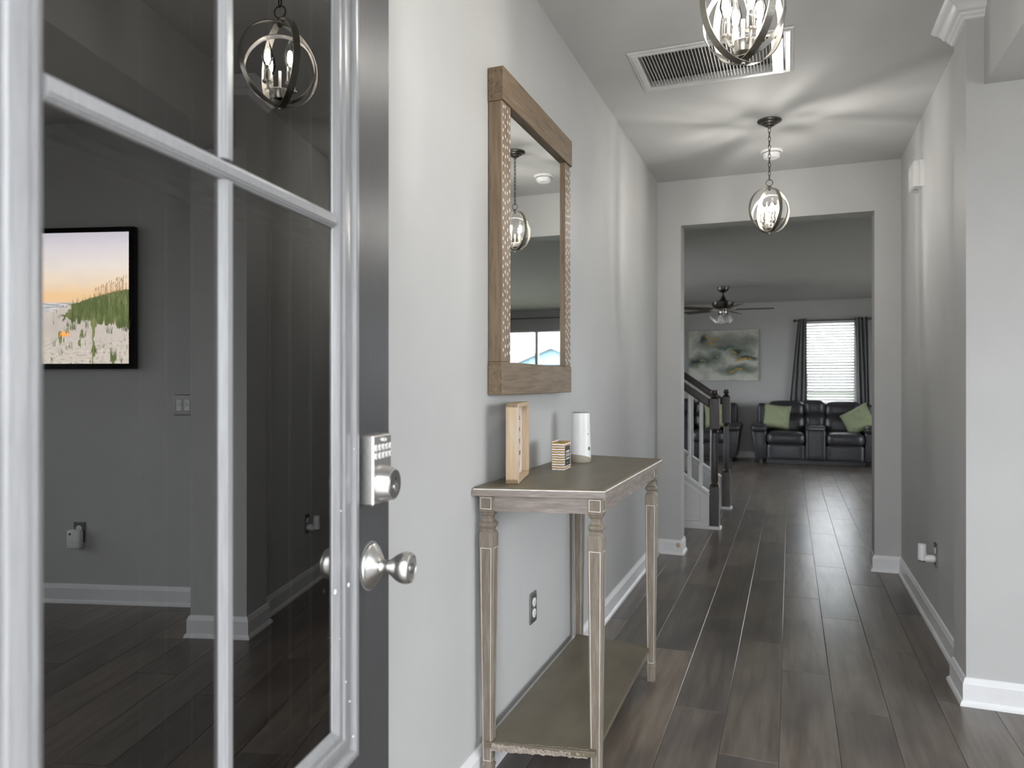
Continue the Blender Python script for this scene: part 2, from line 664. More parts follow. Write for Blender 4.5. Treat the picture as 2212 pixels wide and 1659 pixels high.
# ------------------------------------------------------------------ front door
DA = R(7.7)
door = struct(B(-.044, 0, -.140, 0, .012, 2.03, bev=.0015).box(-.044, 0, -.912, -.772, .012, 2.03, bev=.0015)
              .box(-.044, 0, -.772, -.140, .012, .69).box(-.044, 0, -.772, -.140, 1.93, 2.03)
              .obj('door_1', DOORP), 'dark grey front door standing open with a divided glass lite')
door.location = (-.66, 1.11, 0)
door.rotation_euler = (0, 0, DA)
# lite frame: mitred moulding
prof = [(0, -.002), (.001, .006), (.005, .0115), (.010, .013), (.015, .0115), (.019, .006), (.022, .0035), (.026, .004), (.029, .008), (.033, .009), (.046, .0085), (.049, .0055), (.052, .006), (.058, .0055), (.062, .002), (.068, -.001), (.070, -.005)]


def lite_frame(s0, s1, z0, z1, sign=1, base_x=0):
    mb = MB()
    rings = []
    for wd, h in prof:
        rings.append([mb.bm.verts.new((base_x + sign * h, y, z)) for y, z in ((-s0 - wd, z0 + wd), (-s0 - wd, z1 - wd), (-s1 + wd, z1 - wd), (-s1 + wd, z0 + wd))])
    for a, b in zip(rings, rings[1:]):
        for i in range(4):
            mb.bm.faces.new((a[i], a[(i + 1) % 4], b[(i + 1) % 4], b[i]))
    bmesh.ops.recalc_face_normals(mb.bm, faces=mb.bm.faces)
    return mb


GS0, GS1, GZ0, GZ1 = .140, .774, .665, 1.955
lite_frame(GS0, GS1, GZ0, GZ1).obj('lite_frame', LITEP, door, smooth=35)
lite_frame(GS0, GS1, GZ0, GZ1, -1, -.044).obj('lite_frame', LITEP, door, smooth=35)
mp = [(-.0115, -.004), (-.0105, .0005), (-.0085, .0012), (-.008, .0035), (-.0055, .0042), (-.005, .0060), (.005, .0060), (.0055, .0042), (.008, .0035), (.0085, .0012), (.0105, .0005), (.0115, -.004)]
gs0, gs1, gz0, gz1 = GS0 + .068, GS1 - .068, GZ0 + .068, GZ1 - .068
MZ, MS = 1.492, .4665
for sgn, bx in ((1, 0), (-1, -.044)):
    q = MB()
    q.prism([(bx + sgn * h, MZ + w_) for w_, h in mp], -gs1, -gs0, 'y')
    # prism with axis y uses (x, z) pairs
    q.obj('muntin', LITEP, door, smooth=35)
    for z0, z1 in ((gz0, MZ - .012), (MZ + .012, gz1)):
        q = MB()
        q.prism([(bx + sgn * h * .97, -MS + w_ * .88) for w_, h in mp], z0, z1, 'z')
        q.obj('muntin', LITEP, door, smooth=35)
for a, b in ((gs0, MS - .010), (MS + .010, gs1)):
    for z0, z1 in ((gz0, MZ - .010), (MZ + .010, gz1)):
        B(-.020, -.003, -b, -a, z0, z1).obj('glass_pane', DOORG, door)
# keypad deadbolt
lock = B(0, .028, -.127, -.055, 1.056, 1.168, bev=.003, seg=2).obj('keypad_lock', STEEL, door)
lock['label'] = 'satin keypad deadbolt plate'
cylm = MB().lathe([(.030, 0), (.0295, .006), (.026, .018), (.0255, .020), (.0235, .0205)], 36, Matrix.Translation((.028, -.091, 1.088)) @ Matrix.Rotation(PI / 2, 4, 'Y'))
cylm.obj('lock_cylinder', STEEL, lock, smooth=30)
kc = MB().lathe([(.0225, 0), (.0225, .0022), (.0, .0024)], 30, Matrix.Translation((.048, -.091, 1.088)) @ Matrix.Rotation(PI / 2, 4, 'Y'))
kc.obj('key_face', PLATE, lock, smooth=30)
MB().lathe([(.0075, 0), (.0075, .0025), (.0, .0026)], 20, Matrix.Translation((.0490, -.091, 1.083)) @ Matrix.Rotation(PI / 2, 4, 'Y')).obj('keyway_ring', STEEL, lock, smooth=30)
MB().box(.0512, .0520, -.0918, -.0902, 1.079, 1.087).box(.0500, .0509, -.094, -.088, 1.0945, 1.099).obj('keyway', DARKPL, lock)
KEYM = plain('translucent key', (.60, .60, .58), .3, c2=(.5, .5, .48), scale=40)
key0 = None
dig = MB()
for r_i, z in enumerate((1.1475, 1.1345)):
    for c_i in range(5):
        y = -.119 + c_i * .0140
        if key0 is None:
            key0 = MB().lathe([(.0056, 0), (.0056, .0016), (.0046, .0026), (0, .0028)], 16, Matrix.Rotation(PI / 2, 4, 'Y')).obj('key_button', KEYM, lock, smooth=30)
            k = key0
        else:
            k = key0.copy()
            COL.objects.link(k)
        k.location = (.0278, y, z)
        add_text(dig, '1234567890'[r_i * 5 + c_i], .006, .0001, frameM((.0307, y, z), (0, 1, 0), (0, 0, 1)))
dig.obj('key_digits', DARKPL, lock)
MB().box(.0278, .0300, -.096, -.082, 1.1565, 1.1625, bev=.0028, seg=3).obj('lock_button', KEYM, lock, smooth=40)
# knob
ky, kz = -.078, .949
rose = MB().lathe([(.038, 0), (.038, .003), (.036, .006), (.033, .008), (.026, .013), (.018, .0185), (.0125, .021), (.0112, .024), (.011, .034), (.013, .037), (.0155, .041), (.0215, .049), (.0252, .057), (.0262, .063), (.0255, .069), (.0235, .0725), (.0205, .0735), (.0195, .0725), (.0, .0728)], 40,
                  Matrix.Translation((0, ky, kz)) @ Matrix.Rotation(PI / 2, 4, 'Y')).obj('door_knob', STEEL, door, smooth=35)
rose['label'] = 'satin metal door knob with keyhole'
MB().lathe([(.0085, 0), (.0085, .0014), (0, .0015)], 20, Matrix.Translation((.0727, ky, kz)) @ Matrix.Rotation(PI / 2, 4, 'Y')).box(.0735, .0748, ky - .0008, ky + .0008, kz - .004, kz + .004).obj('keyhole', PLATE, rose, smooth=30)
MB().lathe([(.0405, 0), (.0405, .0012), (.0372, .0014)], 40, Matrix.Translation((0, ky, kz)) @ Matrix.Rotation(PI / 2, 4, 'Y')).obj('paint_ring', LITEP, door, smooth=30)
add_text(MB(), '53', .012, .0002, frameM((.0003, -.122, .949), (0, 1, 0), (0, 0, 1))).obj('stamped_number', LITEP, door)
# paint chips beside the knob
q = MB()
for (s, z, r) in ((.176, .944, .0035), (.214, .944, .004), (.196, 1.06, .0015), (.20, .87, .001), (.185, .80, .0015), (.165, 1.15, .001), (.172, .765, .0015), (.168, .71, .002)):
    x = .0090 if s > .17 else .0125
    q.lathe([(r, 0), (r * .7, .0006), (0, .0007)], 7, Matrix.Translation((x if s < .19 else .0062, -s, z)) @ Matrix.Rotation(PI / 2, 4, 'Y'))
q.obj('paint_chips', TRIM, door)
# door frame in the front wall and hinges
q = MB()
q.box(-.56, -.545, .05, .2, 0, 2.08)
q.box(.385, .40, .05, .2, 0, 2.08)
q.box(-.545, .385, .05, .2, 2.065, 2.08)
struct(q.obj('trim_2', TRIM))

# ------------------------------------------------------------------ wall mirror
MX0, MXF = XL, -.868
mir = thing('wall_mirror', 'tall wall mirror in a weathered brown wood frame with white inlaid dashes', 'mirror', (XL, 2.552, 1.745))


def mloc(y0, y1, z0, z1, x0, x1, bev=.002):
    return B(x0, x1, y0 - 2.552, y1 - 2.552, z0 - 1.745, z1 - 1.745, bev=bev)


th = MXF - XL
mloc(2.160, 2.946, 2.168, 2.277, .002, th + .006).obj('frame_rail', MIRH, mir)
mloc(2.160, 2.946, 1.215, 1.322, .002, th + .003).obj('frame_rail', MIRH, mir)
for (a, b) in ((2.164, 2.241), (2.866, 2.942)):
    st = mloc(a, b, 1.322, 2.168, .002, th).obj('frame_stile', MIRW, mir)
    q = MB()
    rng = random.Random(int(a * 100))
    ncol = 4
    for ci in range(ncol):
        z = 1.335 + rng.random() * .03
        while z < 2.155:
            y = a + (b - a) * (ci + .5) / ncol + rng.uniform(-.003, .003)
            q.lathe([(.0040, 0), (.0036, .0006), (0, .0007)], 8, Matrix.Translation((th - .0002, y - 2.552, z - 1.745)) @ Matrix.Rotation(PI / 2, 4, 'Y') @ Matrix.Diagonal((1.6, 1, 1, 1)))
            z += rng.uniform(.024, .036)
    q.obj('inlay_dashes', INLAY, st)['kind'] = 'stuff'
mloc(2.235, 2.872, 1.316, 2.174, .030, .038, 0).obj('mirror_glass', MIRROR, mir)
mloc(2.170, 2.936, 1.225, 2.268, .001, .030, 0).obj('backing_board', DARKPL, mir)

# ------------------------------------------------------------------ console table
TZ = .932
tb = thing('console_table', 'weathered brown console table with square turned legs and low shelf', 'table', (-.71, 2.6, 0))
tx, ty = -.71, 2.6


def L2(p):
    return (p[0] - tx, p[1] - ty)


top = [(-.915, 2.034), (-.518, 2.122), (-.508, 3.10), (-.915, 3.168)]


def inset(poly, d):
    out = []
    n = len(poly)
    for i in range(n):
        p0, p1, p2 = Vector(poly[i - 1]), Vector(poly[i]), Vector(poly[(i + 1) % n])
        d1, d2 = (p1 - p0).normalized(), (p2 - p1).normalized()
        n1, n2 = Vector((-d1.y, d1.x)), Vector((-d2.y, d2.x))
        b = (n1 + n2).normalized()
        out.append(tuple(p1 + b * d / b.dot(n1)))
    return out


q = MB()
levels = [(.004, .9045), (.002, .9065), (.0, .911), (.0, .9235), (.0035, .9265), (.0035, .9285), (.0075, TZ)]
rings = [[q.bm.verts.new((*L2(p), z)) for p in inset(top, d)] for d, z in levels]
for a, b in zip(rings, rings[1:]):
    for i in range(4):
        q.bm.faces.new((a[i], a[(i + 1) % 4], b[(i + 1) % 4], b[i]))
q.bm.faces.new(rings[0][::-1])
q.bm.faces.new(rings[-1])
tt = q.obj('tabletop', TABLET, tb)
# worn pale edge line round the top
q = MB()
ra, rb = inset(top, .0028), inset(top, .0005)
rc = inset(top, .0062)
for i in range(4):
    if i == 2 or i == 3:
        continue
    j = (i + 1) % 4
    q.poly([(*L2(rb[i]), .9238), (*L2(rb[j]), .9238), (*L2(ra[j]), .9275), (*L2(ra[i]), .9275)], [(0, 1, 2, 3)])
q.obj('worn_edge', INLAY, tt)
# front and end edges use the greyer wood: a thin lipping
q = MB()
o_ = inset(top, -.0012)
for i in (0, 1, 2):
    j = (i + 1) % 4
    i2 = inset(top, .004)
    q.poly([(*L2(o_[i]), .9055), (*L2(o_[j]), .9055), (*L2(o_[j]), .9235), (*L2(o_[i]), .9235), (*L2(i2[i]), .9050), (*L2(i2[j]), .9050)], [(0, 1, 2, 3), (4, 5, 1, 0)])
q.obj('edge_lipping', TABLEWX, tt)
legs = [(-.880, 2.082), (-.552, 2.152), (-.546, 3.052), (-.880, 3.114)]
# aprons between the leg blocks
for i in range(4):
    j = (i + 1) % 4
    p0, p1 = Vector(legs[i]), Vector(legs[j])
    d = (p1 - p0).normalized()
    nrm = Vector((d.y, -d.x))
    a = p0 + d * .021
    b = p1 - d * .021
    o1, o2 = nrm * .016, -nrm * .004
    pts = [L2(a + o1), L2(b + o1), L2(b + o2), L2(a + o2)]
    MB().prism(pts, .855, .9045, 'z').obj('apron', TABLEWX, tb)
SEC = [(.0, .020 * 0 + .0145), (.004, .0150), (.056, .0158), (.058, .0178), (.064, .0178), (.067, .0150), (.115, .0158), (.770, .0232), (.782, .0232), (.789, .0205), (.794, .0165), (.799, .0160), (.803, .0185), (.808, .0225), (.813, .0232), (.818, .0220), (.823, .0165), (.832, .0140), (.840, .0150), (.845, .0195), (.850, .0205), (.853, .0225), (.860, .0232), (.9045, .0232)]


def inlay_leg(mb, z0, z1, hw0, hw1, mz=.006, lw=.0022):
    """thin white line frames on the four faces of a tapered square shaft"""
    e = .0004
    for r_ in range(4):
        M = Matrix.Rotation(r_ * PI / 2, 4, 'Z')
        def P(u, z):
            hw = hw0 + (hw1 - hw0) * (z - z0) / (z1 - z0)
            return M @ Vector((u * hw, -hw - e, z))
        o, i_ = .80, .80 - lw / hw1
        zz = [z0 + .0, z0 + lw, z1 - lw, z1]
        mb.poly([P(-o, zz[0]), P(o, zz[0]), P(o, zz[1]), P(-o, zz[1])], [(0, 1, 2, 3)])
        mb.poly([P(-o, zz[2]), P(o, zz[2]), P(o, zz[3]), P(-o, zz[3])], [(0, 1, 2, 3)])
        for s in (-1, 1):
            mb.poly([P(s * o, zz[1]), P(s * i_, zz[1]), P(s * i_, zz[2]), P(s * o, zz[2])], [(0, 1, 2, 3)])


for (x, y) in legs:
    lg = MB().lathe([(hw * math.sqrt(2), z) for z, hw in SEC], 4, None, PI / 4).obj('leg', TABLEW, tb, loc=(x - tx, y - ty, 0))
    q = MB()
    inlay_leg(q, .078, .742, .0153, .0229)
    inlay_leg(q, .862, .899, .0232, .0232)
    q.obj('leg_inlay', INLAY, lg)
sh = [(-.882, 2.056), (-.548, 2.118), (-.552, 3.060), (-.882, 3.095)]
q = MB().prism([L2(p) for p in sh], .124, .141, 'z', bev=.0012)
shf = q.obj('shelf', TABLET, tb)
# broken, pale chipboard edge at the front of the shelf
q = MB()
rng = random.Random(3)
n = 46
up, lo, mid = [], [], []
for i in range(n + 1):
    f = i / n
    p = Vector(sh[0]).lerp(Vector(sh[1]), f)
    p = p + Vector((.022 - .044 * f, 0))
    nrm = Vector((.17, -.985))
    up.append((*L2(p - nrm * (.004 + rng.random() * .010)), .1415))
    mid.append((*L2(p + nrm * (.001 + rng.random() * .004)), .132 + rng.uniform(-.003, .004)))
    lo.append((*L2(p + nrm * (.000 + rng.random() * .003)), .121 - rng.random() * .005))
pts = up + mid + lo
fs = []
for i in range(n):
    fs += [(i, i + n + 1, i + n + 2, i + 1), (i + n + 1, i + 2 * n + 2, i + 2 * n + 3, i + n + 2)]
q.poly(pts, fs)
q.obj('chipped_edge', CHIPW, shf)

# ------------------------------------------------------------------ things on the table
sg = thing('box_sign', 'open pale pine box frame with lettered white card on the console table', 'sign', (-.871, 2.259, TZ + .0005), R(12))
# local: x depth (0 at wall), y length, z height
sw, sd, shh = .246, .041, .256
for z0, z1 in ((0, .014), (shh - .014, shh)):
    B(0, sd, -sw / 2, sw / 2, z0, z1, bev=.0012).obj('frame_board', PINE, sg)
for y0, y1 in ((-sw / 2, -sw / 2 + .014), (sw / 2 - .014, sw / 2)):
    B(0, sd + .0006, y0, y1, .014 if y0 > 0 else .0, shh - .014 if y0 > 0 else shh, bev=.0012).obj('frame_board', PINE, sg)
card = B(.012, .018, -sw / 2 + .012, sw / 2 - .012, .012, shh - .012).obj('white_card', WHITEPL, sg)
q = MB()
for i, t_ in enumerate(('so.', 'be', 'let', 'can', 'i')):
    add_text(q, t_, .034, .0003, frameM((.0183, .050, .205 - i * .040), (0, 1, 0), (0, 0, 1)), 'CENTER')
q.obj('lettering', DARKPL, card)['kind'] = 'stuff'

STRIPE, nt, pb = nmat('ochre and white stripes')
sx = N(nt, 'ShaderNodeSeparateXYZ')
co = coords(nt)
nt.links.new(co, sx.inputs[0])
wob = noise(nt, co, 60, 3, .6)
zz = math_n(nt, 'ADD', math_n(nt, 'MULTIPLY', sx.outputs['Z'], 9.9), math_n(nt, 'MULTIPLY', math_n(nt, 'SUBTRACT', wob, .5), .06))
fr = math_n(nt, 'FRACT', math_n(nt, 'MULTIPLY', zz, 5.5))
nt.links.new(ramp(nt, fr, [(0, (.86, .86, .88)), (.27, (.86, .86, .88)), (.28, (.42, .23, .03)), (.54, (.42, .23, .03)), (.55, (.86, .86, .88)), (.75, (.86, .86, .88)), (.76, (.36, .19, .03)), (1, (.36, .19, .03))], 'CONSTANT'), pb.inputs['Base Color'])
pb.inputs['Roughness'].default_value = .5
bx = thing('striped_box', 'small ochre and white striped box with a black label on the console table', 'box', (-.803, 2.600, TZ), R(3))
q = B(-.0235, .0235, -.052, .052, .0, .101, bev=.0012)
q.obj('carton', STRIPE, bx)
q = B(.0236, .0244, -.037, .038, .014, .087)
lb = q.obj('black_label', plain('black label', (.03, .033, .036), .5, c2=(.025, .027, .03)), bx)
q = MB()
for z, hw_, h_ in ((.066, .026, .004), (.056, .030, .0018), (.050, .030, .0018), (.040, .028, .003), (.024, .010, .001)):
    rng = random.Random(int(z * 1000))
    y = -hw_
    while y < hw_:
        wd = rng.uniform(.003, .007)
        q.box(.0245, .0247, y, min(y + wd, hw_), z - h_, z + h_)
        y += wd + .0014
q.obj('label_print', WHITEPL, lb)
B(-.0235, -.020, -.050, .052, .101, .106).obj('carton_flap', STRIPE, bx)
MB().lathe([(.004, 0), (.004, .006), (.002, .008), (0, .008)], 8, Matrix.Translation((.0, -.03, .1))).obj('cord_tag', PLATE, bx)

af = thing('air_freshener', 'tall white air freshener dispenser with a beige base on the console table', 'dispenser', (-.800, 2.86, TZ))


def oval(r, z, n=36, kx=1.0, ky=.92, tilt=0):
    return [(r * kx * math.cos(2 * PI * i / n), r * ky * math.sin(2 * PI * i / n), z + (tilt(2 * PI * i / n) if tilt else 0)) for i in range(n)]


def loft(rings, cap=True):
    mb = MB()
    rs = [[mb.bm.verts.new(p) for p in r] for r in rings]
    n = len(rs[0])
    for a, b in zip(rs, rs[1:]):
        for i in range(n):
            mb.bm.faces.new((a[i], a[(i + 1) % n], b[(i + 1) % n], b[i]))
    if cap:
        mb.bm.faces.new(rs[0][::-1])
        mb.bm.faces.new(rs[-1])
    bmesh.ops.recalc_face_normals(mb.bm, faces=mb.bm.faces)
    return mb


tl = lambda a: .011 * math.cos(a - R(250))
BEIGE = plain('beige plastic', (.40, .36, .29), .4, c2=(.36, .33, .27))
loft([oval(.039, 0), oval(.0415, .004), oval(.0415, .022, tilt=tl)]).obj('base', BEIGE, af, smooth=50)
loft([oval(.0420, .0215, tilt=tl), oval(.0405, .075), oval(.0375, .150), oval(.0365, .196), oval(.0355, .199)]).obj('body', WHITEPL, af, smooth=50)
loft([oval(.0350, .1985), oval(.0345, .2025), oval(.030, .2035)]).obj('cap', plain('grey cap', (.35, .34, .32), .4), af, smooth=50)


def dot(z, ry, rz, ang, name, m):
    MB().lathe([(1, 0), (.92, .0016), (0, .002)], 20, Matrix.Translation((math.cos(ang) * .0372, math.sin(ang) * .0345, z)) @ Matrix.Rotation(ang, 4, 'Z') @ Matrix.Rotation(PI / 2, 4, 'Y') @ Matrix.Diagonal((rz, ry, 1, 1))).obj(name, m, af, smooth=40)


dot(.146, .010, .0155, R(-14), 'spray_nozzle', WHITEPL)
dot(.115, .003, .004, R(-26), 'sensor', PLATE)
MB().lathe([(1, 0), (.92, .0016), (0, .002)], 20, Matrix.Translation((.0395 * math.cos(R(-20)) + .0005, .0365 * math.sin(R(-20)), .056)) @ Matrix.Rotation(R(-20), 4, 'Z') @ Matrix.Rotation(PI / 2, 4, 'Y') @ Matrix.Diagonal((.0085, .0075, 1, 1))).obj('button', plain('grey button', (.22, .22, .20), .4), af, smooth=40)


# ------------------------------------------------------------------ outlets, switch, chime
def outlet(label, loc, rz, plug=None):
    """local x = out of the wall"""
    t = thing('wall_outlet', label, 'outlet', loc, rz)
    B(0, .006, -.036, .036, -.058, .058, bev=.004, seg=2).obj('cover_plate', PLATE, t)
    for z in (-.0205, .0205):
        rc_ = MB().lathe([(.0172, 0), (.0172, .0085), (.016, .0095), (0, .0095)], 24, Matrix.Translation((0, 0, z)) @ Matrix.Rotation(PI / 2, 4, 'Y')).obj('socket', WHITEPL, t, smooth=30)
        MB().box(.0096, .0099, -.0075, -.0055, z - .004, z + .006).box(.0096, .0099, .0055, .0075, z - .004, z + .005).box(.0096, .0099, -.002, .002, z - .011, z - .007).obj('slots', DARKPL, rc_)
    MB().lathe([(.003, 0), (.003, .0068), (0, .007)], 10, Matrix.Rotation(PI / 2, 4, 'Y')).obj('screw', STEEL, t)
    return t


outlet('duplex outlet with a pewter plate on the wall behind the console table', (XL, 2.600, .398), 0)
outlet('pewter outlet on the right hall wall holding a white plug-in', (XR, 4.150, .392), PI)
outlet('outlet on the dining room wall under the wide screen, seen in the door glass', (1.86, YT, .405), -PI / 2)
sw_ = thing('light_switch', 'pewter light switch beside the wall end, seen in the door glass', 'light switch', (1.235, YT, 1.132), -PI / 2)
B(0, .006, -.058, .058, -.058, .058, bev=.004, seg=2).obj('cover_plate', PLATE, sw_)
for y in (-.023, .023):
    p_ = B(.005, .009, y - .0165, y + .0165, -.033, .033, bev=.002).obj('rocker', WHITEPL, sw_)
    B(.0085, .016, y - .004, y + .004, -.006, .010, bev=.0015).obj('toggle', WHITEPL, p_)
ad = thing('plug_in_freshener', 'white tubular plug-in freshener in the right wall outlet', 'freshener', (XR - .011, 4.150, .3715), PI)
MB().lathe([(.019, 0), (.0195, .004), (.0185, .040), (.015, .046), (0, .047)], 24, Matrix.Rotation(PI / 2, 4, 'Y')).obj('plug_body', WHITEPL, ad, smooth=40)
MB().lathe([(.019, -.014), (.0205, -.010), (.0205, .0), (.0195, .050), (.019, .066), (.017, .068), (0, .068)], 24, Matrix.Translation((.052, .0, .004))).obj('bottle_sleeve', WHITEPL, ad, smooth=40)
MB().lathe([(.017, -.021), (.018, -.012), (0, -.012)], 24, Matrix.Translation((.052, .0, .004))).obj('refill_end', PLATE, ad, smooth=40)
ad = thing('plug_adapter', 'white wall adapter plugged in under the wide screen, seen in the door glass', 'adapter', (1.868, YT - .010, .372), -PI / 2)
B(0, .038, -.040, .040, -.055, .050, bev=.010, seg=3).obj('adapter_body', WHITEPL, ad, smooth=40)
q = MB()
for i in range(3):
    for j in range(2):
        q.box(.0381, .0385, -.026 + i * .022, -.018 + i * .022, -.020 - j * .018, -.018 - j * .018)
q.box(.0381, .0385, .012, .024, .022, .034)
q.obj('adapter_print', DARKPL, ad)['kind'] = 'stuff'
ch = thing('door_chime', 'white door chime box high on the right hall wall', 'chime', (XR, 4.62, 2.418), PI)
# local x out of the wall, gently bowed sides
q = MB()
pf = []
for i in range(9):
    a = -1 + i / 4
    pf.append((a * .085, .012 * (1 - a * a)))


def bowed(mb, x0, x1, k):
    k *= .86
    out = [(-(.100 * k) - b * k, z * k) for z, b in pf] + [(.100 * k + b * k, z * k) for z, b in reversed(pf)]
    mb.prism(out, x0, x1, 'x')


bowed(q, 0, .020, 1.0)
q.obj('chime_base', WHITEPL, ch, smooth=30)
q = MB()
bowed(q, .022, .044, .97)
q.obj('chime_cover', WHITEPL, ch, smooth=30)
q = MB()
bowed(q, .019, .023, .93)
bowed(q, .044, .048, .90)
q.obj('chime_groove', VENTM, ch, smooth=30)
B(.030, .034, -.004, .004, -.0755, -.0715).box(.018, .022, -.004, .004, -.0755, -.0715).obj('sound_slots', DARKPL, ch)

# ------------------------------------------------------------------ ceiling grille and smoke detector
vt = thing('return_grille', 'white louvred return air grille set in the hall ceiling', 'vent', (-.337, 3.45, H))
vx0, vx1, vy0, vy1 = -.690 + .337, .016 + .337, 3.226 - 3.45, 3.676 - 3.45
ix0, ix1, iy0, iy1 = VX0 + .337, VX1 + .337, VY0 - 3.45, VY1 - 3.45
pr = [(0, 0), (.002, -.006), (.012, -.009), (.014, -.007), (.016, -.012), (.036, -.010), (.040, -.004), (.040, .004)]
q = MB()
rings = []
for wd, h in pr:
    rings.append([q.bm.verts.new((x, y, h)) for x, y in ((vx0 + wd, vy0 + wd), (vx1 - wd, vy0 + wd), (vx1 - wd, vy1 - wd), (vx0 + wd, vy1 - wd))])
for a, b in zip(rings, rings[1:]):
    for i in range(4):
        q.bm.faces.new((a[i], a[(i + 1) % 4], b[(i + 1) % 4], b[i]))
bmesh.ops.recalc_face_normals(q.bm, faces=q.bm.faces)
q.obj('grille_frame', VENTM, vt)
q = MB()
q.poly([(ix0 + .001, iy0 + .001, .002), (ix1 - .001, iy0 + .001, .002), (ix1 - .001, iy1 - .001, .002), (ix0 + .001, iy1 - .001, .002),
        (ix0 + .001, iy0 + .001, .03), (ix1 - .001, iy0 + .001, .03), (ix1 - .001, iy1 - .001, .03), (ix0 + .001, iy1 - .001, .03)],
       [(0, 1, 5, 4), (1, 2, 6, 5), (2, 3, 7, 6), (3, 0, 4, 7)])
q.obj('duct_sleeve', VENTM, vt)
B(ix0 + .002, ix1 - .002, iy0 + .002, iy1 - .002, .030, .042).obj('filter', FILTER, vt)
lv = None
nl = 38
for i in range(nl):
    x = ix0 + .014 + (ix1 - ix0 - .075) * i / (nl - 1)
    if lv is None:
        lv = B(-.0012, .0012, iy0 + .006, iy1 - .006, -.006, .014, M=Matrix.Rotation(R(-14), 4, 'Y')).obj('louver', VENTM, vt)
        k = lv
    else:
        k = lv.copy()
        COL.objects.link(k)
    k.location = (x, 0, .003)
B(ix1 - .052, ix1 - .004, iy0 + .006, iy1 - .006, -.004, .0, M=Matrix.Rotation(R(4), 4, 'Y')).obj('end_flange', VENTM, vt)
for y in (iy0 + .012, iy1 - .012):
    B(ix0 + .004, ix1 - .05, y - .006, y + .006, .0185, .0215).obj('louver_rail', VENTM, vt)

sd_ = thing('smoke_detector', 'white round smoke detector on the ceiling past the far pendant', 'smoke detector', (-.112, 4.91, H))
MB().lathe([(0, 0), (.071, 0), (.071, -.006), (.066, -.012), (.056, -.014)], 32, cap=False).obj('mounting_ring', WHITEPL, sd_, smooth=30)
MB().lathe([(.057, -.012), (.056, -.024), (.050, -.040), (.042, -.045), (0, -.046)], 32, cap=False).obj('detector_body', WHITEPL, sd_, smooth=30)
MB().lathe([(.0585, -.0145), (.0585, -.018), (.055, -.018)], 32, cap=False).obj('vent_gap', PLATE, sd_, smooth=30)
B(-.014, .014, -.036, -.020, -.0475, -.0445).obj('test_button', VENTM, sd_)

# ------------------------------------------------------------------ orb pendants
LINK = None


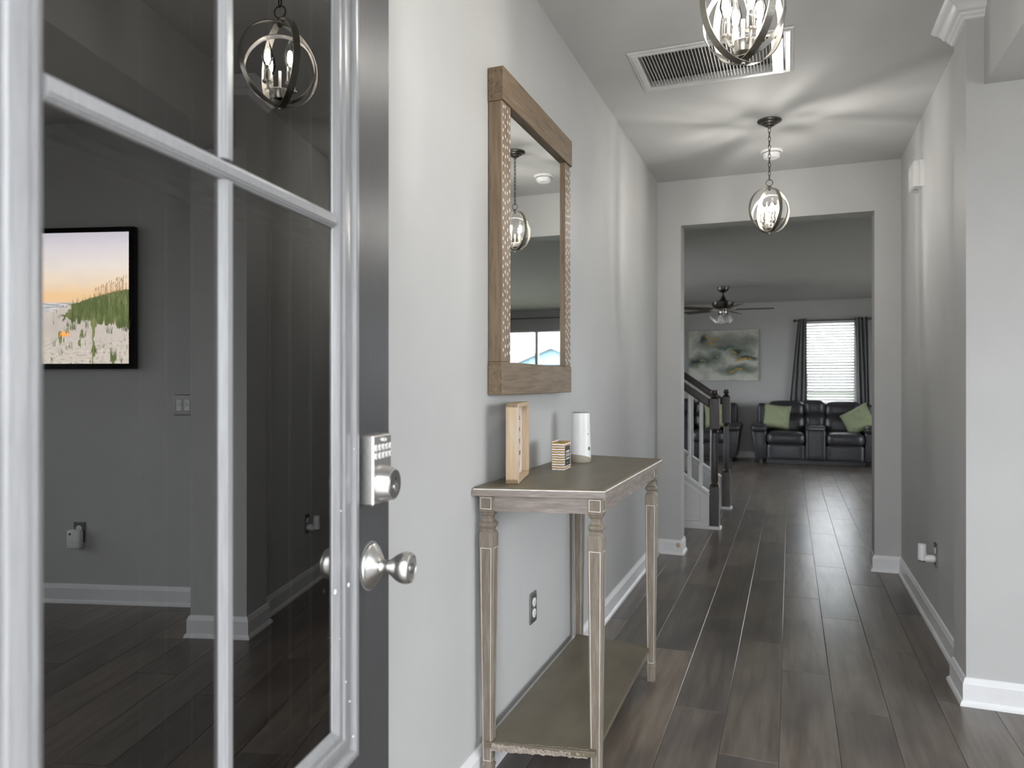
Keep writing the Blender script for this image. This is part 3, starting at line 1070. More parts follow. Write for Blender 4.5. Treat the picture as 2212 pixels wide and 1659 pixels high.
def pendant(label, x, y, zc, rot=0):
    global LINK
    p = thing('orb_pendant', label, 'pendant light', (x, y, H), rot)
    MB().lathe([(0, 0), (.066, 0), (.066, -.006), (.060, -.010), (.045, -.013), (.043, -.020), (.030, -.024), (.027, -.031), (.012, -.036), (.009, -.044), (0, -.045)], 32, cap=False).obj('canopy', BRONZE, p, smooth=30)
    c_ = zc - H
    Rr = .130
    # loop above the orb
    MB().tube([(.018 * math.cos(a), 0, c_ + Rr + .026 + .018 * math.sin(a)) for a in [2 * PI * i / 20 for i in range(20)]], .0022, 8, True).obj('top_loop', BRONZE, p, smooth=60)
    zt, zb = -.044, c_ + Rr + .042
    pitch = .0245
    n_ = int(round((zt - zb) / pitch))
    pitch = (zt - zb) / n_
    if LINK is None:
        LINK = MB().tube([(.0065 * math.cos(a), 0, .0155 * math.sin(a)) for a in [2 * PI * i / 16 for i in range(16)]], .0019, 6, True).bm
        me = bpy.data.meshes.new('chain_link')
        LINK.to_mesh(me)
        for pl_ in me.polygons:
            pl_.use_smooth = True
        me.materials.append(BRONZE)
        LINK = me
    for i in range(n_):
        o = bpy.data.objects.new('chain_link', LINK)
        COL.objects.link(o)
        o.parent = p
        o.location = (0, 0, zt - pitch * (i + .5))
        o.rotation_euler = (0, 0, (i % 2) * PI / 2 + .4)
    # rings: axis horizontal
    for rad, az, tilt, mat in ((Rr, 128, 0, RINGM), (Rr - .006, 30, 0, RINGM), (.104, 68, 4, NICKEL)):
        M = Matrix.Translation((0, 0, c_ - (Rr - rad) * (.55 if rad < .11 else 0))) @ Matrix.Rotation(R(az), 4, 'Z') @ Matrix.Rotation(R(90 + tilt), 4, 'Y')
        MB().band(rad, .020, .0028, M, 72).obj('ring', mat, p, smooth=30)
    # stem top fitting, hub and bottom finial
    MB().lathe([(.006, Rr - .018), (.008, Rr - .010), (.010, Rr - .002), (.008, Rr + .006), (.004, Rr + .010)], 16, Matrix.Translation((0, 0, c_))).obj('top_fitting', BRONZE, p, smooth=30)
    MB().lathe([(.0, -Rr - .006), (.005, -Rr - .003), (.007, -Rr + .004), (.005, -Rr + .012), (.004, -.112), (.010, -.110), (.022, -.104), (.026, -.094), (.028, -.078), (.025, -.076), (.006, -.078), (.0045, -.070), (.0045, -.020), (0, -.018)], 24, Matrix.Translation((0, 0, c_))).obj('hub', NICKEL, p, smooth=30)
    for k in range(4):
        a = k * PI / 2 + R(20)
        ux, uy = math.cos(a), math.sin(a)
        arm = MB().tube([(ux * t, uy * t, c_ + z) for t, z in ((.012, -.088), (.024, -.092), (.036, -.087), (.043, -.076), (.045, -.066))], .0035, 8).obj('arm', NICKEL, p, smooth=60)
        MB().lathe([(.0135, -.068), (.0145, -.064), (.010, -.061), (.0095, -.036), (.0105, -.034), (.0085, -.030), (.0085, -.020), (0, -.020)], 18, Matrix.Translation((ux * .045, uy * .045, c_))).obj('candle_sleeve', NICKEL, arm, smooth=30)
        MB().lathe([(.0075, -.020), (.011, -.010), (.0165, .006), (.0165, .014), (.012, .034), (.006, .050), (.002, .060), (0, .061)], 18, Matrix.Translation((ux * .045, uy * .045, c_)), cap=False).obj('bulb', BULBG, arm, smooth=60)
        MB().lathe([(0, -.010), (.0068, -.006), (.0076, .010), (.0055, .026), (0, .030)], 10, Matrix.Translation((ux * .045, uy * .045, c_)), cap=False).obj('filament', FILAMENT, arm, smooth=60)
    return p


pendant('orb pendant of metal rings hanging nearest, at the top of the frame', -.112, 1.925, 2.196, R(8))
pendant('orb pendant of metal rings hanging over the far end of the hall', -.110, 4.335, 2.232)

# ------------------------------------------------------------------ dining room screen
YS = YT - .045
BEACH, nt, pb = nmat('beach picture')
co = coords(nt)
sx = N(nt, 'ShaderNodeSeparateXYZ')
nt.links.new(co, sx.inputs[0])
X_, Z_ = sx.outputs['X'], sx.outputs['Z']     # X 0..1.31 from the left edge, Z 0..0.74
n1 = noise(nt, co, 6, 6, .6)
n2 = noise(nt, co, 40, 5, .6, (1, 1, .18))
n3 = noise(nt, co, 34, 6, .65, (1, 1, 2.2))
sky = ramp(nt, math_n(nt, 'DIVIDE', Z_, .74), [(.42, (.95, .66, .42)), (.52, (.98, .66, .36)), (.62, (.96, .78, .58)), (.75, (.90, .82, .76)), (.9, (.76, .72, .76)), (1, (.62, .60, .68))])
cl = noise(nt, co, 5, 5, .55, (1, 1, 2.4))
sky = mix(nt, ramp(nt, cl, [(.5, (0, 0, 0)), (.75, (.35, .35, .35))]), sky, (.66, .62, .66))
sand_f = ramp(nt, n3, [(.36, (.40, .37, .36)), (.47, (.66, .60, .52)), (.66, (.76, .70, .61))])
sand = mix(nt, ramp(nt, math_n(nt, 'DIVIDE', Z_, .74), [(.10, (0, 0, 0)), (.24, (1, 1, 1))]), sand_f, ramp(nt, n1, [(.3, (.58, .52, .47)), (.7, (.72, .65, .58))]))
beach = mix(nt, math_n(nt, 'MULTIPLY', math_n(nt, 'GREATER_THAN', Z_, .305), math_n(nt, 'GREATER_THAN', noise(nt, co, 20, 3, .5, (1, 1, 14)), .45)), (.45, .37, .31), (.36, .30, .26))
sea = mix(nt, math_n(nt, 'GREATER_THAN', noise(nt, co, 12, 4, .6, (1, 1, 9)), .5), (.75, .72, .72), (.42, .46, .46))
# dune outline: high near the left edge, falling to the right
dune = math_n(nt, 'SUBTRACT', .415, math_n(nt, 'MULTIPLY', math_n(nt, 'POWER', math_n(nt, 'MAXIMUM', math_n(nt, 'SUBTRACT', X_, .02), 0.0), 1.25), .33))
dune = math_n(nt, 'ADD', dune, math_n(nt, 'MULTIPLY', math_n(nt, 'SUBTRACT', n2, .5), .035))
isd = math_n(nt, 'LESS_THAN', Z_, dune)
low = math_n(nt, 'ADD', math_n(nt, 'ADD', .205, math_n(nt, 'MULTIPLY', math_n(nt, 'SUBTRACT', n2, .5), .16)), math_n(nt, 'MULTIPLY', X_, .13))
grs = math_n(nt, 'MULTIPLY', math_n(nt, 'MULTIPLY', isd, math_n(nt, 'GREATER_THAN', Z_, low)), math_n(nt, 'LESS_THAN', math_n(nt, 'ADD', X_, math_n(nt, 'MULTIPLY', math_n(nt, 'SUBTRACT', n1, .5), .5)), .36))
tuft = math_n(nt, 'GREATER_THAN', math_n(nt, 'MULTIPLY', noise(nt, co, 16, 2, .5, (1, 1, .5)), n2), .31)
tuft = math_n(nt, 'MULTIPLY', tuft, math_n(nt, 'MULTIPLY', isd, math_n(nt, 'LESS_THAN', X_, .47)))
grass = ramp(nt, n2, [(.35, (.10, .14, .05)), (.5, (.15, .185, .07)), (.68, (.28, .30, .14))])
hor = math_n(nt, 'LESS_THAN', Z_, .345)
shore = math_n(nt, 'SUBTRACT', .335, math_n(nt, 'MULTIPLY', math_n(nt, 'MAXIMUM', math_n(nt, 'SUBTRACT', X_, .28), 0.0), .22))
c = mix(nt, hor, sky, sea)
c = mix(nt, math_n(nt, 'LESS_THAN', Z_, shore), c, beach)
c = mix(nt, math_n(nt, 'LESS_THAN', Z_, math_n(nt, 'SUBTRACT', .30, math_n(nt, 'MULTIPLY', X_, .03))), c, sand)
c = mix(nt, isd, c, sand)
c = mix(nt, tuft, c, grass)
c = mix(nt, grs, c, grass)
nt.links.new(c, pb.inputs['Emission Color'])
pb.inputs['Emission Strength'].default_value = .82
pb.inputs['Base Color'].default_value = (.01, .01, .01, 1)
pb.inputs['Roughness'].default_value = .12
BLACKG = plain('gloss black plastic', (.008, .008, .008), .12, c2=(.006, .006, .006))
tv = thing('television', 'wide black screen showing a beach dune at sunset, reflected in the door glass', 'television', (1.500, YT - .001, 1.335))
B(0, 1.372, -.045, -.010, 0, .800, bev=.004, seg=2).obj('bezel', BLACKG, tv)
B(.40, .97, -.010, 0, .2, .6).obj('wall_bracket', DARKPL, tv)
B(0, 1.31, -.0015, 0, 0, .740).obj('screen', BEACH, tv, loc=(.033, -.0452, .030))

# fine strokes of the picture: blades, seed heads, posts, strollers on the beach
scr = [o for o in tv.children if o.name.startswith('screen')][0]
rng = random.Random(11)


def stroke(mb, x, z, h, lean, w):
    n_ = 4
    pts = []
    for i in range(n_ + 1):
        f = i / n_
        ww = w * (1 - f * .85) / 2
        xx = x + lean * f * f
        pts += [(xx - ww, -.0018, z + h * f), (xx + ww, -.0018, z + h * f)]
    mb.poly(pts, [(2 * i, 2 * i + 1, 2 * i + 3, 2 * i + 2) for i in range(n_)])


def line(x):
    return .415 - .33 * max(0, x - .02) ** 1.25


q = MB()
for i in range(420):
    x = rng.uniform(.0, .34)
    t_ = line(x)
    z = t_ - rng.uniform(.01, .17) * (1 - x * 1.3)
    stroke(q, x, z, rng.uniform(.018, .05), rng.uniform(-.014, .014), .0022)
for (x, z, k, hh) in ((.115, .17, 14, .07), (.02, .18, 20, .09), (.295, .225, 22, .07), (.335, .19, 26, .08), (.37, .17, 12, .06), (.265, .145, 12, .05), (.205, .06, 10, .07), (.155, .085, 7, .05), (.09, .02, 12, .09), (.35, .08, 9, .06), (.41, .05, 7, .05), (.44, .10, 9, .06), (.245, .20, 9, .06)):
    for i in range(k):
        stroke(q, x + rng.gauss(0, .010), z + rng.uniform(-.006, .01), hh * rng.uniform(.5, 1), rng.uniform(-.02, .02), .0022)
q.obj('picture_grass', emit('printed grass', (.085, .11, .04), .82), scr)['kind'] = 'stuff'
q = MB()
for i in range(60):
    x = rng.uniform(.01, .21)
    h_ = rng.uniform(.02, .075) * (1 - x * 2.2) + .012
    stroke(q, x, line(x) - .004, h_, rng.uniform(-.018, .002), .0014)
    q.box(x - .010 * h_ * 4 - .0012, x - .010 * h_ * 4 + .0012, -.0019, -.0017, line(x) + h_ * .8, line(x) + h_ * 1.05)
for x, h_ in ((.035, .062), (.055, .05), (.128, .058), (.137, .048)):
    q.box(x - .0018, x + .0018, -.0019, -.0017, line(x) - .01, line(x) + h_)
q.obj('picture_reeds', emit('printed reeds', (.30, .19, .11), .82), scr)['kind'] = 'stuff'
q = MB()
for x, h_ in ((.262, .012), (.372, .011), (.392, .014), (.405, .012), (.418, .010), (.432, .012), (.444, .009)):
    z = .334 if x < .3 else .318
    q.box(x - .0018, x + .0018, -.0019, -.0017, z, z + h_ * .8).box(x - .0011, x + .0011, -.0019, -.0017, z + h_ * .8, z + h_)
q.obj('picture_strollers', emit('printed strollers', (.14, .12, .14), .82), scr)['kind'] = 'stuff'
q = MB()
for i in range(60):
    stroke(q, .385 + rng.gauss(0, .018), .158 + rng.uniform(-.008, .008), rng.uniform(.012, .032), rng.uniform(-.01, .01), .0026)
q.obj('picture_orange_plants', emit('printed orange plants', (.75, .36, .06), .82), scr)['kind'] = 'stuff'

# ------------------------------------------------------------------ staircase beyond the opening
stair = thing('staircase', 'staircase climbing left behind the hall, dark newel posts and white balusters', 'staircase', (-.62, 7.0, 0))
SX, SY = -.62, 7.0
slope = .70
nst = 7
run, rise = .262, .183
for i in range(nst):
    x1 = -.70 - i * run - SX
    B(x1 - run - .0, x1, -.47, .49, max(0, rise * i - .02), rise * (i + 1) - .028).obj('riser', TRIM, stair)
    B(x1 - run, x1 + .022, -.47, .49, rise * (i + 1) - .028, rise * (i + 1), bev=.004).obj('tread', BLACKW, stair)
XE = -2.45
for sy, cap_z in ((6.47, .304), (7.55, .315)):
    y = sy - SY
    near = -1 if sy < 7 else 1
    # knee wall with a sloped cap
    xa, xb = -.652 - SX, XE - SX
    za = cap_z - .018
    zb = za + (xa - xb) * slope
    kw = MB().prism([(xa, 0), (xa, za), (xb, zb), (xb, 0)], y - .045, y + .045, 'y').obj('knee_wall', TRIM, stair)
    MB().prism([(xa + .004, za), (xa + .004, za + .022), (xb, zb + .022), (xb, zb)], y - .058, y + .058, 'y', bev=.003).obj('cap_rail', TRIM, kw)
    for sd2 in (-1, 1):
        yy = y + sd2 * .045
        a_, b_ = (yy - .007, yy) if sd2 < 0 else (yy, yy + .007)
        # panel moulding and base strip
        MB().prism([(xa, 0), (xa, .03), (xb, .03), (xb, 0)], a_ - (.006 if sd2 < 0 else 0), b_ + (.006 if sd2 > 0 else 0), 'y').obj('base_strip', TRIM, kw)
        px0, px1 = xa - .075, xa - .55
        t0, t1 = .04, za - .075
        fr_o = [(px0, t0), (px0, t1 + .075 * slope), (px1, t1 + (xa - px1) * slope), (px1, t0)]
        for (p0, p1) in zip(fr_o, fr_o[1:] + fr_o[:1]):
            MB().tube([(p0[0], yy + sd2 * .002, p0[1] + .03), (p1[0], yy + sd2 * .002, p1[1] + .03)], .006, 6).obj('panel_moulding', TRIM, kw)
    # newel post
    px = (-.611 if sy < 7 else -.600) - SX
    nw = MB().box(px - .040, px + .040, y - .040, y + .040, 0, .366, bev=.003).obj('newel_base', BLACKW, stair)
    MB().lathe([(.038, .366), (.040, .376), (.030, .385), (.026, .395), (.032, .41), (.030, .60), (.026, .80), (.024, .825), (.032, .835), (.026, .842), (.036, .859)], 8, Matrix.Translation((px, y, 0)), PI / 8).obj('newel_shaft', BLACKW, nw, smooth=30)
    MB().box(px - .040, px + .040, y - .040, y + .040, .859, 1.125, bev=.004).obj('newel_block', BLACKW, nw)
    MB().lathe([(.030, 1.125), (.036, 1.132), (.024, 1.140), (.018, 1.150), (.030, 1.165), (.033, 1.178), (.028, 1.190), (.012, 1.197), (0, 1.198)], 20, Matrix.Translation((px, y, 0))).obj('newel_finial', BLACKW, nw, smooth=40)
    MB().sweep([(0, 0), (.016, 0), (.015, .012), (.008, .022), (0, .024)], [(px - .04, y - .04), (px - .04, y + .04), (px + .04, y + .04), (px + .04, y - .04)], True).obj('shoe_moulding', TRIM, nw)
    # handrail
    z0 = 1.085
    za_, xa_ = z0, px - .040
    zb_ = z0 + (xa_ - xb) * slope
    MB().prism([(xa_, za_ - .045), (xa_, za_ + .030), (xb, zb_ + .030), (xb, zb_ - .045)], y - .030, y + .030, 'y', bev=.010).obj('handrail', BLACKW, stair)
    # balusters
    nb = 17
    for i in range(nb):
        bxx = (-.728 if sy < 7 else -.742) - SX - i * .098
        zc0 = za + .020 + (xa - bxx) * slope
        zc1 = z0 - .04 + (xa_ - bxx) * slope
        q = MB().box(bxx - .016, bxx + .016, y - .016, y + .016, zc0, zc0 + .19, bev=.002)
        q.lathe([(.015, zc0 + .188), (.011, zc0 + .20), (.015, zc0 + .215), (.014, zc1 - .2), (.011, zc1)], 10, Matrix.Translation((bxx, y, 0)))
        q.obj('baluster', TRIM, stair, smooth=35)
struct(B(XE - .1, XE, 6.30, 7.75, 0, HL).obj('wall_stair', WALL))

# ------------------------------------------------------------------ sofas


def soft(x0, x1, y0, y1, z0, z1, r=.05, puff=.0, seg=4, M=None):
    mb = MB()
    t = bmesh.new()
    bmesh.ops.create_grid(t, x_segments=1, y_segments=1, size=.5)
    t.free()
    t = bmesh.new()
    bmesh.ops.create_cube(t, size=1)
    bmesh.ops.subdivide_edges(t, edges=t.edges, cuts=6, use_grid_fill=True)
    cx_, cy_, cz_ = (x0 + x1) / 2, (y0 + y1) / 2, (z0 + z1) / 2
    hx, hy_, hz = (x1 - x0) / 2, (y1 - y0) / 2, (z1 - z0) / 2
    for v in t.verts:
        p = v.co * 2
        # spread grid lines towards the edges, then round
        q = Vector([math.copysign(abs(a) ** .6, a) for a in p])
        d = Vector((q.x * hx, q.y * hy_, q.z * hz))
        rr = min(r, hx, hy_, hz)
        core = Vector((max(-hx + rr, min(hx - rr, d.x)), max(-hy_ + rr, min(hy_ - rr, d.y)), max(-hz + rr, min(hz - rr, d.z))))
        e = d - core
        if e.length > 1e-6:
            e = e.normalized() * rr
        s = core + e
        if puff:
            fx, fy, fz = 1 - q.x ** 2, 1 - q.y ** 2, 1 - q.z ** 2
            nrm = Vector((q.x * fy * fz, q.y * fx * fz, q.z * fx * fy))
            s = s + nrm * puff
        v.co = s + Vector((cx_, cy_, cz_))
    return mb.add(t, M)


def loveseat(label, loc, rz=0, group=None):
    s = thing('leather_loveseat', label, 'sofa', loc, rz, group)
    # local: front at y = 0, back at y = .92, x across
    soft(-.70, .70, .05, .76, .05, .30, .02).obj('base', LEATHER, s, smooth=60)
    for sgn in (-1, 1):
        # seat with its hanging front panel
        a, b = sorted((sgn * .155, sgn * .685))
        if sgn < 0:
            a, b = -.690, -.135
        else:
            a, b = .165, .690
        seat = soft(a, b, -.01, .60, .30, .500, .07, .02).obj('seat', LEATHER, s, smooth=60)
        soft(a + .01, b - .01, .02, .10, .065, .315, .03, .006).obj('front_panel', LEATHER, seat, smooth=60)
        back = soft(a, b, .47, .69, .46, .80, .08, .02, M=Matrix.Translation((0, -.02, 0)) @ Matrix.Rotation(R(-4), 4, 'X')).obj('lumbar_cushion', LEATHER, s, smooth=60)
        soft(a, b, .49, .72, .74, .995, .08, .02, M=Matrix.Translation((0, .0, .01)) @ Matrix.Rotation(R(-4), 4, 'X')).obj('head_cushion', LEATHER, back, smooth=60)
        # arm: rounded pad over a slab that narrows downwards
        xo = sgn * .935
        xi = sgn * .700
        arm = MB().prism([(xi, .07), (xi, .56), (xo - sgn * .01, .56), (xo - sgn * .075, .07)], .04, .80, 'y', bev=.02).obj('armrest', LEATHER, s, smooth=60)
        p0, p1 = sorted((xi - sgn * .01, xo))
        soft(p0, p1, -.015, .72, .49, .615, .06, .012, M=None).obj('arm_pad', LEATHER, arm, smooth=60)
        w0, w1 = sorted((sgn * .690, sgn * .855))
        soft(w0, w1, .55, .76, .30, .935, .05).obj('wing', LEATHER, s, smooth=60)
    co_ = soft(-.130, .160, .0, .60, .065, .560, .035, .004).obj('console', LEATHER, s, smooth=60)
    soft(-.125, .155, .10, .50, .535, .600, .022).obj('console_lid', LEATHER, co_, smooth=60)
    q = soft(-.130, .160, .50, .72, .46, .76, .06, .02).obj('console_backrest', LEATHER, s, smooth=60)
    soft(-.130, .160, .53, .75, .74, .985, .06, .02).obj('console_head', LEATHER, q, smooth=60)
    for x in (-.78, .78):
        for y in (.10, .70):
            B(x - .025, x + .025, y - .025, y + .025, 0, .08).obj('foot', DARKPL, s)
    soft(-.70, .70, .03, .05, .0, .075, .006).obj('kick_rail', DARKPL, s)
    return s


loveseat('charcoal leather recliner loveseat with console standing under the window', (.350, 11.99, 0))
loveseat('charcoal leather loveseat under the painting, mostly behind the stair rails', (-1.675, 12.00, 0))


def cushion(label, loc, rot, size=.42):
    t = bmesh.new()
    n = 14
    V = {}
    for side in (1, -1):
        for i in range(n + 1):
            for j in range(n + 1):
                u, v = -1 + 2 * i / n, -1 + 2 * j / n
                h = (max(0, (1 - u ** 4) * (1 - v ** 4))) ** .55
                k = 1 - .10 * (1 - abs(u)) * abs(v) ** 3 * 0
                x = u * (1 - .07 * (1 - v * v)) * size / 2
                z = v * (1 - .07 * (1 - u * u)) * size / 2
                wv = .004 * math.sin(9 * u + 5 * v) * h
                edge = i in (0, n) or j in (0, n)
                if edge and side < 0:
                    V[(side, i, j)] = V[(1, i, j)]
                else:
                    V[(side, i, j)] = t.verts.new((x, side * (h * .075 + wv), z))
    for side in (1, -1):
        for i in range(n):
            for j in range(n):
                f = [V[(side, i, j)], V[(side, i + 1, j)], V[(side, i + 1, j + 1)], V[(side, i, j + 1)]]
                t.faces.new(f if side < 0 else f[::-1])
    bmesh.ops.recalc_face_normals(t, faces=t.faces)
    o = MB().add(t).obj('throw_pillow', SAGE, smooth=80, loc=loc, rot=rot)
    tag(o, label, 'pillow')
    return o


cushion('sage green square pillow at the left end of the loveseat under the window', (-.20, 12.355, .722), (R(-16), R(7), R(6)), .41)
cushion('sage green pillow slumped at the right end of the loveseat under the window', (.975, 12.325, .690), (R(-28), R(-30), R(-14)), .44)
cushion('sage green pillow on the loveseat behind the stair balusters', (-1.12, 12.360, .725), (R(-16), R(-5), R(-4)), .43)

# ------------------------------------------------------------------ painting
ART, nt, pb = nmat('abstract canvas')
co = coords(nt)
sx = N(nt, 'ShaderNodeSeparateXYZ')
nt.links.new(co, sx.inputs[0])
wn = N(nt, 'ShaderNodeTexNoise')
wn.inputs['Scale'].default_value = 5
wn.inputs['Detail'].default_value = 6
nt.links.new(co, wn.inputs['Vector'])
wsep = N(nt, 'ShaderNodeSeparateColor')
nt.links.new(wn.outputs['Color'], wsep.inputs[0])
WX = math_n(nt, 'ADD', sx.outputs['X'], math_n(nt, 'MULTIPLY', math_n(nt, 'SUBTRACT', wsep.outputs[0], .5), .34))
WZ = math_n(nt, 'ADD', sx.outputs['Z'], math_n(nt, 'MULTIPLY', math_n(nt, 'SUBTRACT', wsep.outputs[1], .5), .24))


def blob(cx0, cz0, rx, rz):
    a = math_n(nt, 'DIVIDE', math_n(nt, 'SUBTRACT', WX, cx0), rx)
    b = math_n(nt, 'DIVIDE', math_n(nt, 'SUBTRACT', WZ, cz0), rz)
    d2 = math_n(nt, 'ADD', math_n(nt, 'MULTIPLY', a, a), math_n(nt, 'MULTIPLY', b, b))
    return math_n(nt, 'MAXIMUM', math_n(nt, 'SUBTRACT', 1.0, d2), 0.0)


def union(bl):
    r = blob(*bl[0])
    for x in bl[1:]:
        r = math_n(nt, 'MAXIMUM', r, blob(*x))
    return r


# canvas: x -.575..575, z -.433..433
base_c = ramp(nt, noise(nt, co, 4, 7, .65), [(.3, (.44, .46, .40)), (.5, (.62, .62, .56)), (.7, (.74, .73, .68))])
grey = union([(.08, .22, .60, .17), (-.28, .25, .24, .22), (.35, .20, .3, .18)])
c = mix(nt, math_n(nt, 'MULTIPLY', grey, .85), base_c, (.16, .18, .155))
green = union([(-.30, -.10, .42, .15), (-.12, -.03, .22, .13), (-.45, -.15, .24, .10), (.28, .04, .28, .10), (.22, -.24, .44, .11), (.05, .12, .3, .07)])
c = mix(nt, math_n(nt, 'MULTIPLY', green, .95), c, (.10, .135, .11))
dark = union([(.42, -.05, .22, .045), (.28, .06, .12, .06), (-.32, .28, .08, .09), (-.45, -.12, .12, .05)])
c = mix(nt, dark, c, (.045, .06, .065))
gold = union([(-.20, .26, .035, .05), (-.16, .21, .03, .05), (-.27, .33, .05, .02), (-.11, .28, .06, .02), (-.08, -.02, .035, .03), (.20, .03, .09, .018), (.29, -.07, .12, .018), (.42, -.065, .08, .016), (.20, -.26, .14, .016), (.26, -.27, .03, .05), (-.36, -.11, .06, .014)])
c = mix(nt, ramp(nt, math_n(nt, 'MULTIPLY', gold, noise(nt, co, 30, 4, .6)), [(.20, (0, 0, 0)), (.34, (1, 1, 1))]), c, (.58, .34, .06))
nt.links.new(c, pb.inputs['Base Color'])
pb.inputs['Roughness'].default_value = .7
art = thing('canvas_painting', 'abstract grey green painting with gold flecks above the left loveseat', 'painting', (-1.077, YB - .001, 1.741))
B(-.575, .575, -.038, -.002, -.433, .433, bev=.003).obj('canvas', ART, art)
B(-.5, .5, -.006, 0, -.36, .36).obj('stretcher', PINE, art)

# ------------------------------------------------------------------ windows, blind, curtains


def window(name, w_, label, mull=(), rail=True, y=YB, t=.15, sign=1):
    x0, x1, z0, z1 = w_
    o = MB()
    f = .035
    ya, yb = (y + .055, y + .12) if sign > 0 else (y - .12, y - .055)
    o.box(x0, x0 + f, ya, yb, z0, z1)
    o.box(x1 - f, x1, ya, yb, z0, z1)
    o.box(x0 + f, x1 - f, ya, yb, z0, z0 + f)
    o.box(x0 + f, x1 - f, ya, yb, z1 - f, z1)
    win = struct(o.obj(name, TRIM), label)
    xs_ = [x0 + f]
    for m_ in mull:
        B(m_ - .03, m_ + .03, ya, yb, z0 + f, z1 - f).obj('mullion', TRIM, win)
        xs_ += [m_ - .03, m_ + .03]
    xs_.append(x1 - f)
    zm = (z0 + z1) / 2
    for a, b in zip(xs_[::2], xs_[1::2]):
        if rail:
            B(a, b, ya + .01, yb - .01, zm - .02, zm + .02).obj('meeting_rail', TRIM, win)
        for c_, d_ in (((z0 + f, zm - .02), (zm + .02, z1 - f)) if rail else ((z0 + f, z1 - f),)):
            B(a, b, (ya + yb) / 2 - .003, (ya + yb) / 2 + .003, c_, d_).obj('glass_pane', PANE, win)
    s0, s1 = (y - .03, ya) if sign > 0 else (yb, y + .03)
    B(x0 - .03 if sign > 0 else x0 - .03, x1 + .03, s0, s0 + .028 if sign > 0 else s1, z0 - .022, z0, bev=.003).obj('sill', TRIM, win)
    return win


window('window_1', W1, 'bright living room window behind the loveseat')
window('window_2', W2, 'wide double living room window seen only in the mirror', mull=(2.735,))
window('added_window_3', (DW0, DW1, DWZ0, DWZ1), None, mull=(2.6,), y=.2, sign=-1)  # unseen dining room window, added to let more daylight into the hall
bl = thing('window_blind', 'white slatted blind lowered in the window over the loveseat', 'blind', (.6125, YB + .028, 2.285))
bw = .365
B(-bw, bw, -.022, .022, -.045, -.002, bev=.003).obj('head_rail', WHITEPL, bl)
slat = None
nsl = 27
for i in range(nsl):
    z = -.075 - i * .0468
    if slat is None:
        slat = MB().poly([(-bw, -.024, -.003), (bw, -.024, -.003), (bw, 0, .002), (-bw, 0, .002), (bw, .024, .003), (-bw, .024, .003), (-bw, -.024, -.0055), (bw, -.024, -.0055), (bw, 0, -.0005), (-bw, 0, -.0005), (bw, .024, .0005), (-bw, .024, .0005)],
                         [(0, 1, 2, 3), (3, 2, 4, 5), (7, 6, 9, 8), (8, 9, 11, 10), (0, 6, 7, 1), (5, 4, 10, 11), (1, 7, 8, 2), (2, 8, 10, 4), (0, 3, 9, 6), (3, 5, 11, 9)]).obj('slat', WHITEPL, bl, loc=(0, 0, z), rot=(R(32), 0, 0))
    else:
        k = slat.copy()
        k.location = (0, 0, z)
        COL.objects.link(k)
B(-bw, bw, -.016, .016, -1.352, -1.335, bev=.003).obj('bottom_rail', WHITEPL, bl)
for x in (-.25, 0, .25):
    MB().tube([(x, -.026, -.04), (x, -.026, -1.34)], .0012, 5).obj('ladder_cord', WHITEPL, bl)


def rod(label, x0, x1, z, y=YB - .066):
    r_ = thing('curtain_rod', label, 'curtain rod', ((x0 + x1) / 2, YB, z))
    h = (x1 - x0) / 2
    dy = y - YB
    MB().tube([(-h, dy, 0), (h, dy, 0)], .0095, 12).obj('pole', BRONZE, r_, smooth=60)
    for s in (-1, 1):
        MB().lathe([(.011, 0), (.014, .006), (.010, .012), (.020, .024), (.026, .036), (.022, .048), (.010, .058), (0, .060)], 16, Matrix.Translation((s * h, dy, 0)) @ Matrix.Rotation(s * PI / 2, 4, 'Y')).obj('finial', BRONZE, r_, smooth=50)
        MB().tube([(s * (h - .06), 0, -.02), (s * (h - .06), dy * .5, -.022), (s * (h - .06), dy, -.008)], .007, 8).obj('bracket', BRONZE, r_, smooth=60)
    return r_


rod('dark curtain rod with round finials above the living room window', .105, 1.225, 2.292)
rod('curtain rod over the wide double window seen in the mirror', 1.6, 3.9, 2.487)


def curtain(label, tx0, tx1, bx0, bx1, z1=2.325, z0=.02, folds=4.5, ph=0):
    nx, nz = 60, 24
    t = bmesh.new()
    g = []
    for j in range(nz + 1):
        f = j / nz
        z = z1 + (z0 - z1) * f
        k = f ** .8
        a, b = tx0 + (bx0 - tx0) * k, tx1 + (bx1 - tx1) * k
        row = []
        for i in range(nx + 1):
            u = i / nx
            amp = .026 + .010 * f
            row.append(t.verts.new((a + (b - a) * u + .006 * math.sin(9 * u + 5 * f), YB - .066 + amp * math.sin(2 * PI * folds * u + ph) + .006 * math.sin(4 * u + 7 * f), z)))
        g.append(row)
    for j in range(nz):
        for i in range(nx):
            t.faces.new((g[j][i], g[j][i + 1], g[j + 1][i + 1], g[j + 1][i]))
    bmesh.ops.recalc_face_normals(t, faces=t.faces)
    bmesh.ops.solidify(t, geom=list(t.faces), thickness=.003)
    o = MB().add(t).obj('curtain', CURT, smooth=80)
    tag(o, label, 'curtain')
    return o


curtain('grey pleated curtain hanging left of the living room window', .130, .250, -.08, .270, folds=3.5)
curtain('grey pleated curtain hanging right of the living room window', .970, 1.150, 1.03, 1.21, folds=3.5, ph=1)

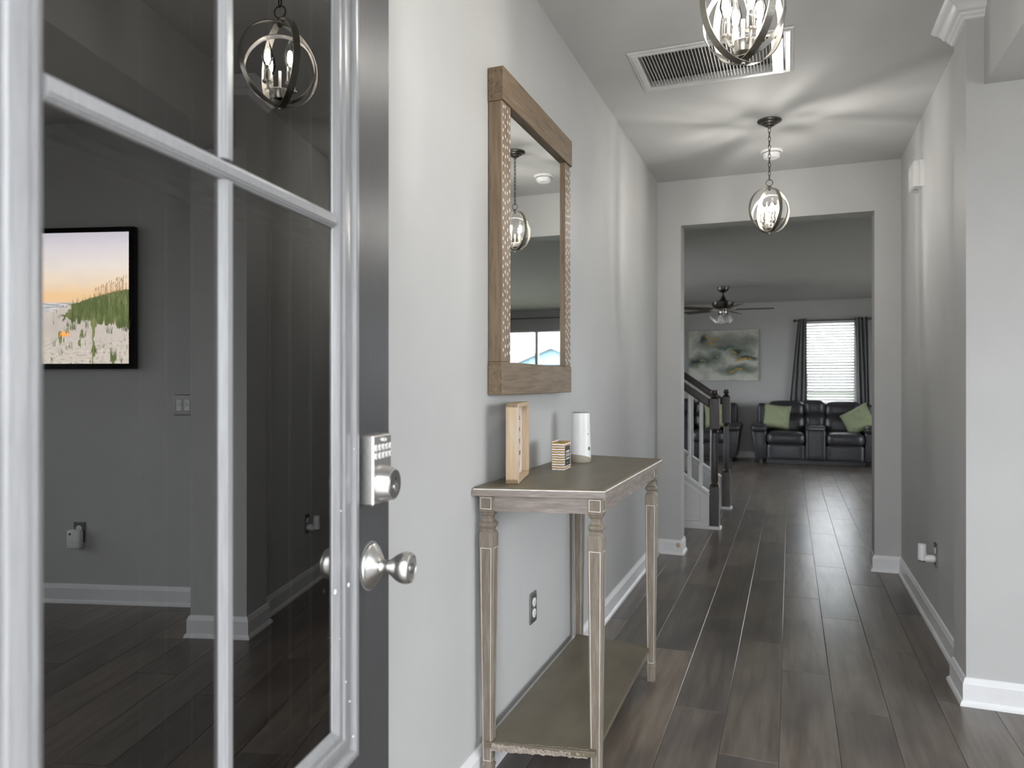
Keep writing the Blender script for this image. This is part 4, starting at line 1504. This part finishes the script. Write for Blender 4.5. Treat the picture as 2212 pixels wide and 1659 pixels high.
# ------------------------------------------------------------------ ceiling fan
fan = thing('ceiling_fan', 'bronze ceiling fan with frosted glass shades in the living room', 'ceiling fan', (-.891, 10.67, HL))
MB().lathe([(0, 0), (.080, 0), (.078, -.025), (.066, -.055), (.040, -.075), (.014, -.082)], 28, cap=False).obj('canopy', BRONZE, fan, smooth=40)
MB().lathe([(.013, -.21), (.013, -.07)], 14).obj('downrod', BRONZE, fan, smooth=60)
MB().lathe([(.0, -.322), (.085, -.320), (.120, -.305), (.150, -.265), (.162, -.222), (.150, -.214), (.085, -.200), (.045, -.180), (.028, -.150), (.018, -.120)], 32, cap=False).obj('motor_housing', BRONZE, fan, smooth=40)
MB().lathe([(.0, -.395), (.040, -.392), (.060, -.375), (.062, -.345), (.045, -.330), (.045, -.318)], 24, cap=False).obj('switch_housing', NICKEL, fan, smooth=40)
BLADE = plain('dark walnut blade', (.07, .058, .045), .5, c2=(.05, .042, .034), scale=4, stretch=(1, 12, 1))
for k in range(5):
    a = R(4 + 72 * k)
    M = Matrix.Rotation(a, 4, 'Z')
    ir = MB().prism([(.06, -.012), (.11, -.020), (.17, -.034), (.21, -.040), (.21, .040), (.17, .034), (.11, .020), (.06, .012)], -.334, -.329, 'z')
    ir.bm.transform(M)
    iro = ir.obj('blade_iron', NICKEL, fan)
    q = MB().prism([(.185, -.050), (.30, -.062), (.62, -.068), (.665, -.060), (.685, -.030), (.685, .030), (.665, .060), (.62, .068), (.30, .062), (.185, .050)], -.003, .003, 'z')
    q.bm.transform(M @ Matrix.Translation((0, 0, -.323)) @ Matrix.Rotation(R(11), 4, 'X'))
    q.obj('blade', BLADE, iro)
for k in range(4):
    a = R(20 + 90 * k)
    M = Matrix.Rotation(a, 4, 'Z') @ Matrix.Translation((.048, 0, -.375)) @ Matrix.Rotation(R(135), 4, 'Y')
    ar = MB().lathe([(.016, -.01), (.018, .02), (.026, .030), (.012, .034)], 16, M).obj('lamp_holder', NICKEL, fan, smooth=40)
    MB().lathe([(.024, .026), (.030, .040), (.040, .075), (.056, .110), (.070, .128), (.067, .128), (.053, .110), (.037, .075), (.027, .040), (.022, .028)], 24, M, cap=False).obj('glass_shade', SHADEG, ar, smooth=60)
for x in (-.02, .025):
    MB().tube([(x, 0, -.39), (x, 0, -.47)], .0012, 5).lathe([(0, -.485), (.005, -.480), (.004, -.468), (0, -.465)], 8, Matrix.Translation((x, 0, 0))).obj('pull_chain', NICKEL, fan)

# ------------------------------------------------------------------ outdoors
gr = MB().box(-60, 60, YB + .2, 120, -.35, -.30)
struct(gr.obj('ground_1', LAWN), 'lawn outside the living room windows')
gr = MB().box(-60, 60, -60, -.02, -.20, -.08).box(-60, LX0 - .12, -.02, YB + .2, -.20, -.10).box(LX1 + .12, 60, -.02, YB + .2, -.20, -.10)
struct(gr.obj('ground_2', CONC))


def house(label, x, y, w_, d_, h, rh, wallm, ridge='y'):
    hs = thing('house', label, 'house', (x, y, -.3))
    B(-w_ / 2, w_ / 2, -d_ / 2, d_ / 2, 0, h).obj('house_walls', wallm, hs)
    if ridge == 'y':
        MB().prism([(-w_ / 2, h), (0, h + rh), (w_ / 2, h)], -d_ / 2, d_ / 2, 'y').obj('gable', wallm, hs)
        for s in (-1, 1):
            MB().prism([(s * (w_ / 2 + .4), h - .25), (s * (w_ / 2 + .4), h - .1), (0, h + rh + .15), (0, h + rh)], -d_ / 2 - .3, d_ / 2 + .3, 'y').obj('roof_plane', ROOFG, hs)
    else:
        MB().prism([(-d_ / 2, h), (0, h + rh), (d_ / 2, h)], -w_ / 2, w_ / 2, 'x').obj('gable', wallm, hs)
        for s in (-1, 1):
            MB().prism([(s * (d_ / 2 + .4), h - .25), (s * (d_ / 2 + .4), h - .1), (0, h + rh + .15), (0, h + rh)], -w_ / 2 - .3, w_ / 2 + .3, 'x').obj('roof_plane', ROOFG, hs)
    for i in (-1, 1):
        wf = B(i * w_ / 4 - .5, i * w_ / 4 + .5, -d_ / 2 - .06, -d_ / 2, .9, 2.2).obj('house_window', TRIM, hs)
        B(i * w_ / 4 - .42, i * w_ / 4 + .42, -d_ / 2 - .08, -d_ / 2 - .06, .98, 2.12).obj('pane', BLACKG, wf)
    return hs


house('blue gabled neighbour house outside the double window, seen in the mirror', 10.5, 42, 8, 8, 2.0, 1.5, ROOFB)
house('grey roofed neighbour house seen through the blind', -2.5, 48, 12, 8, 1.4, 1.0, plain('pale siding', (.5, .5, .48), .8), 'x')


def bush(label, x, y, r, h, seed):
    rng = random.Random(seed)
    b = thing('bush', label, 'bush', (x, y, -.3))
    q = MB()
    for i in range(420):
        d = Vector((rng.gauss(0, 1), rng.gauss(0, 1), rng.gauss(0, 1))).normalized() * rng.uniform(.5, 1)
        p = Vector((d.x * r, d.y * r, h * .55 + d.z * h * .45))
        s = rng.uniform(.08, .16)
        M = Matrix.Translation(p) @ Matrix.Rotation(rng.uniform(0, 6), 4, 'Z') @ Matrix.Rotation(rng.uniform(-1.2, 1.2), 4, 'X')
        pts = [M @ Vector(v) for v in ((-s, 0, 0), (0, -s * .4, s * .1), (s, 0, 0), (0, s * .4, s * .1))]
        q.poly(pts, [(0, 1, 2, 3)])
    o = q.obj('foliage', LEAF, b)
    o['kind'] = 'stuff'
    MB().tube([(0, 0, 0), (.02, 0, h * .4), (0, .02, h * .7)], [.05, .04, .02], 7).obj('stem', BARK, b)


bush('leafy bush below the double window at its left, seen in the mirror', 5.9, 24, .9, 2.0, 1)
bush('leafy bush below the double window nearer its middle, seen in the mirror', 4.0, 27.5, .8, 1.9, 2)
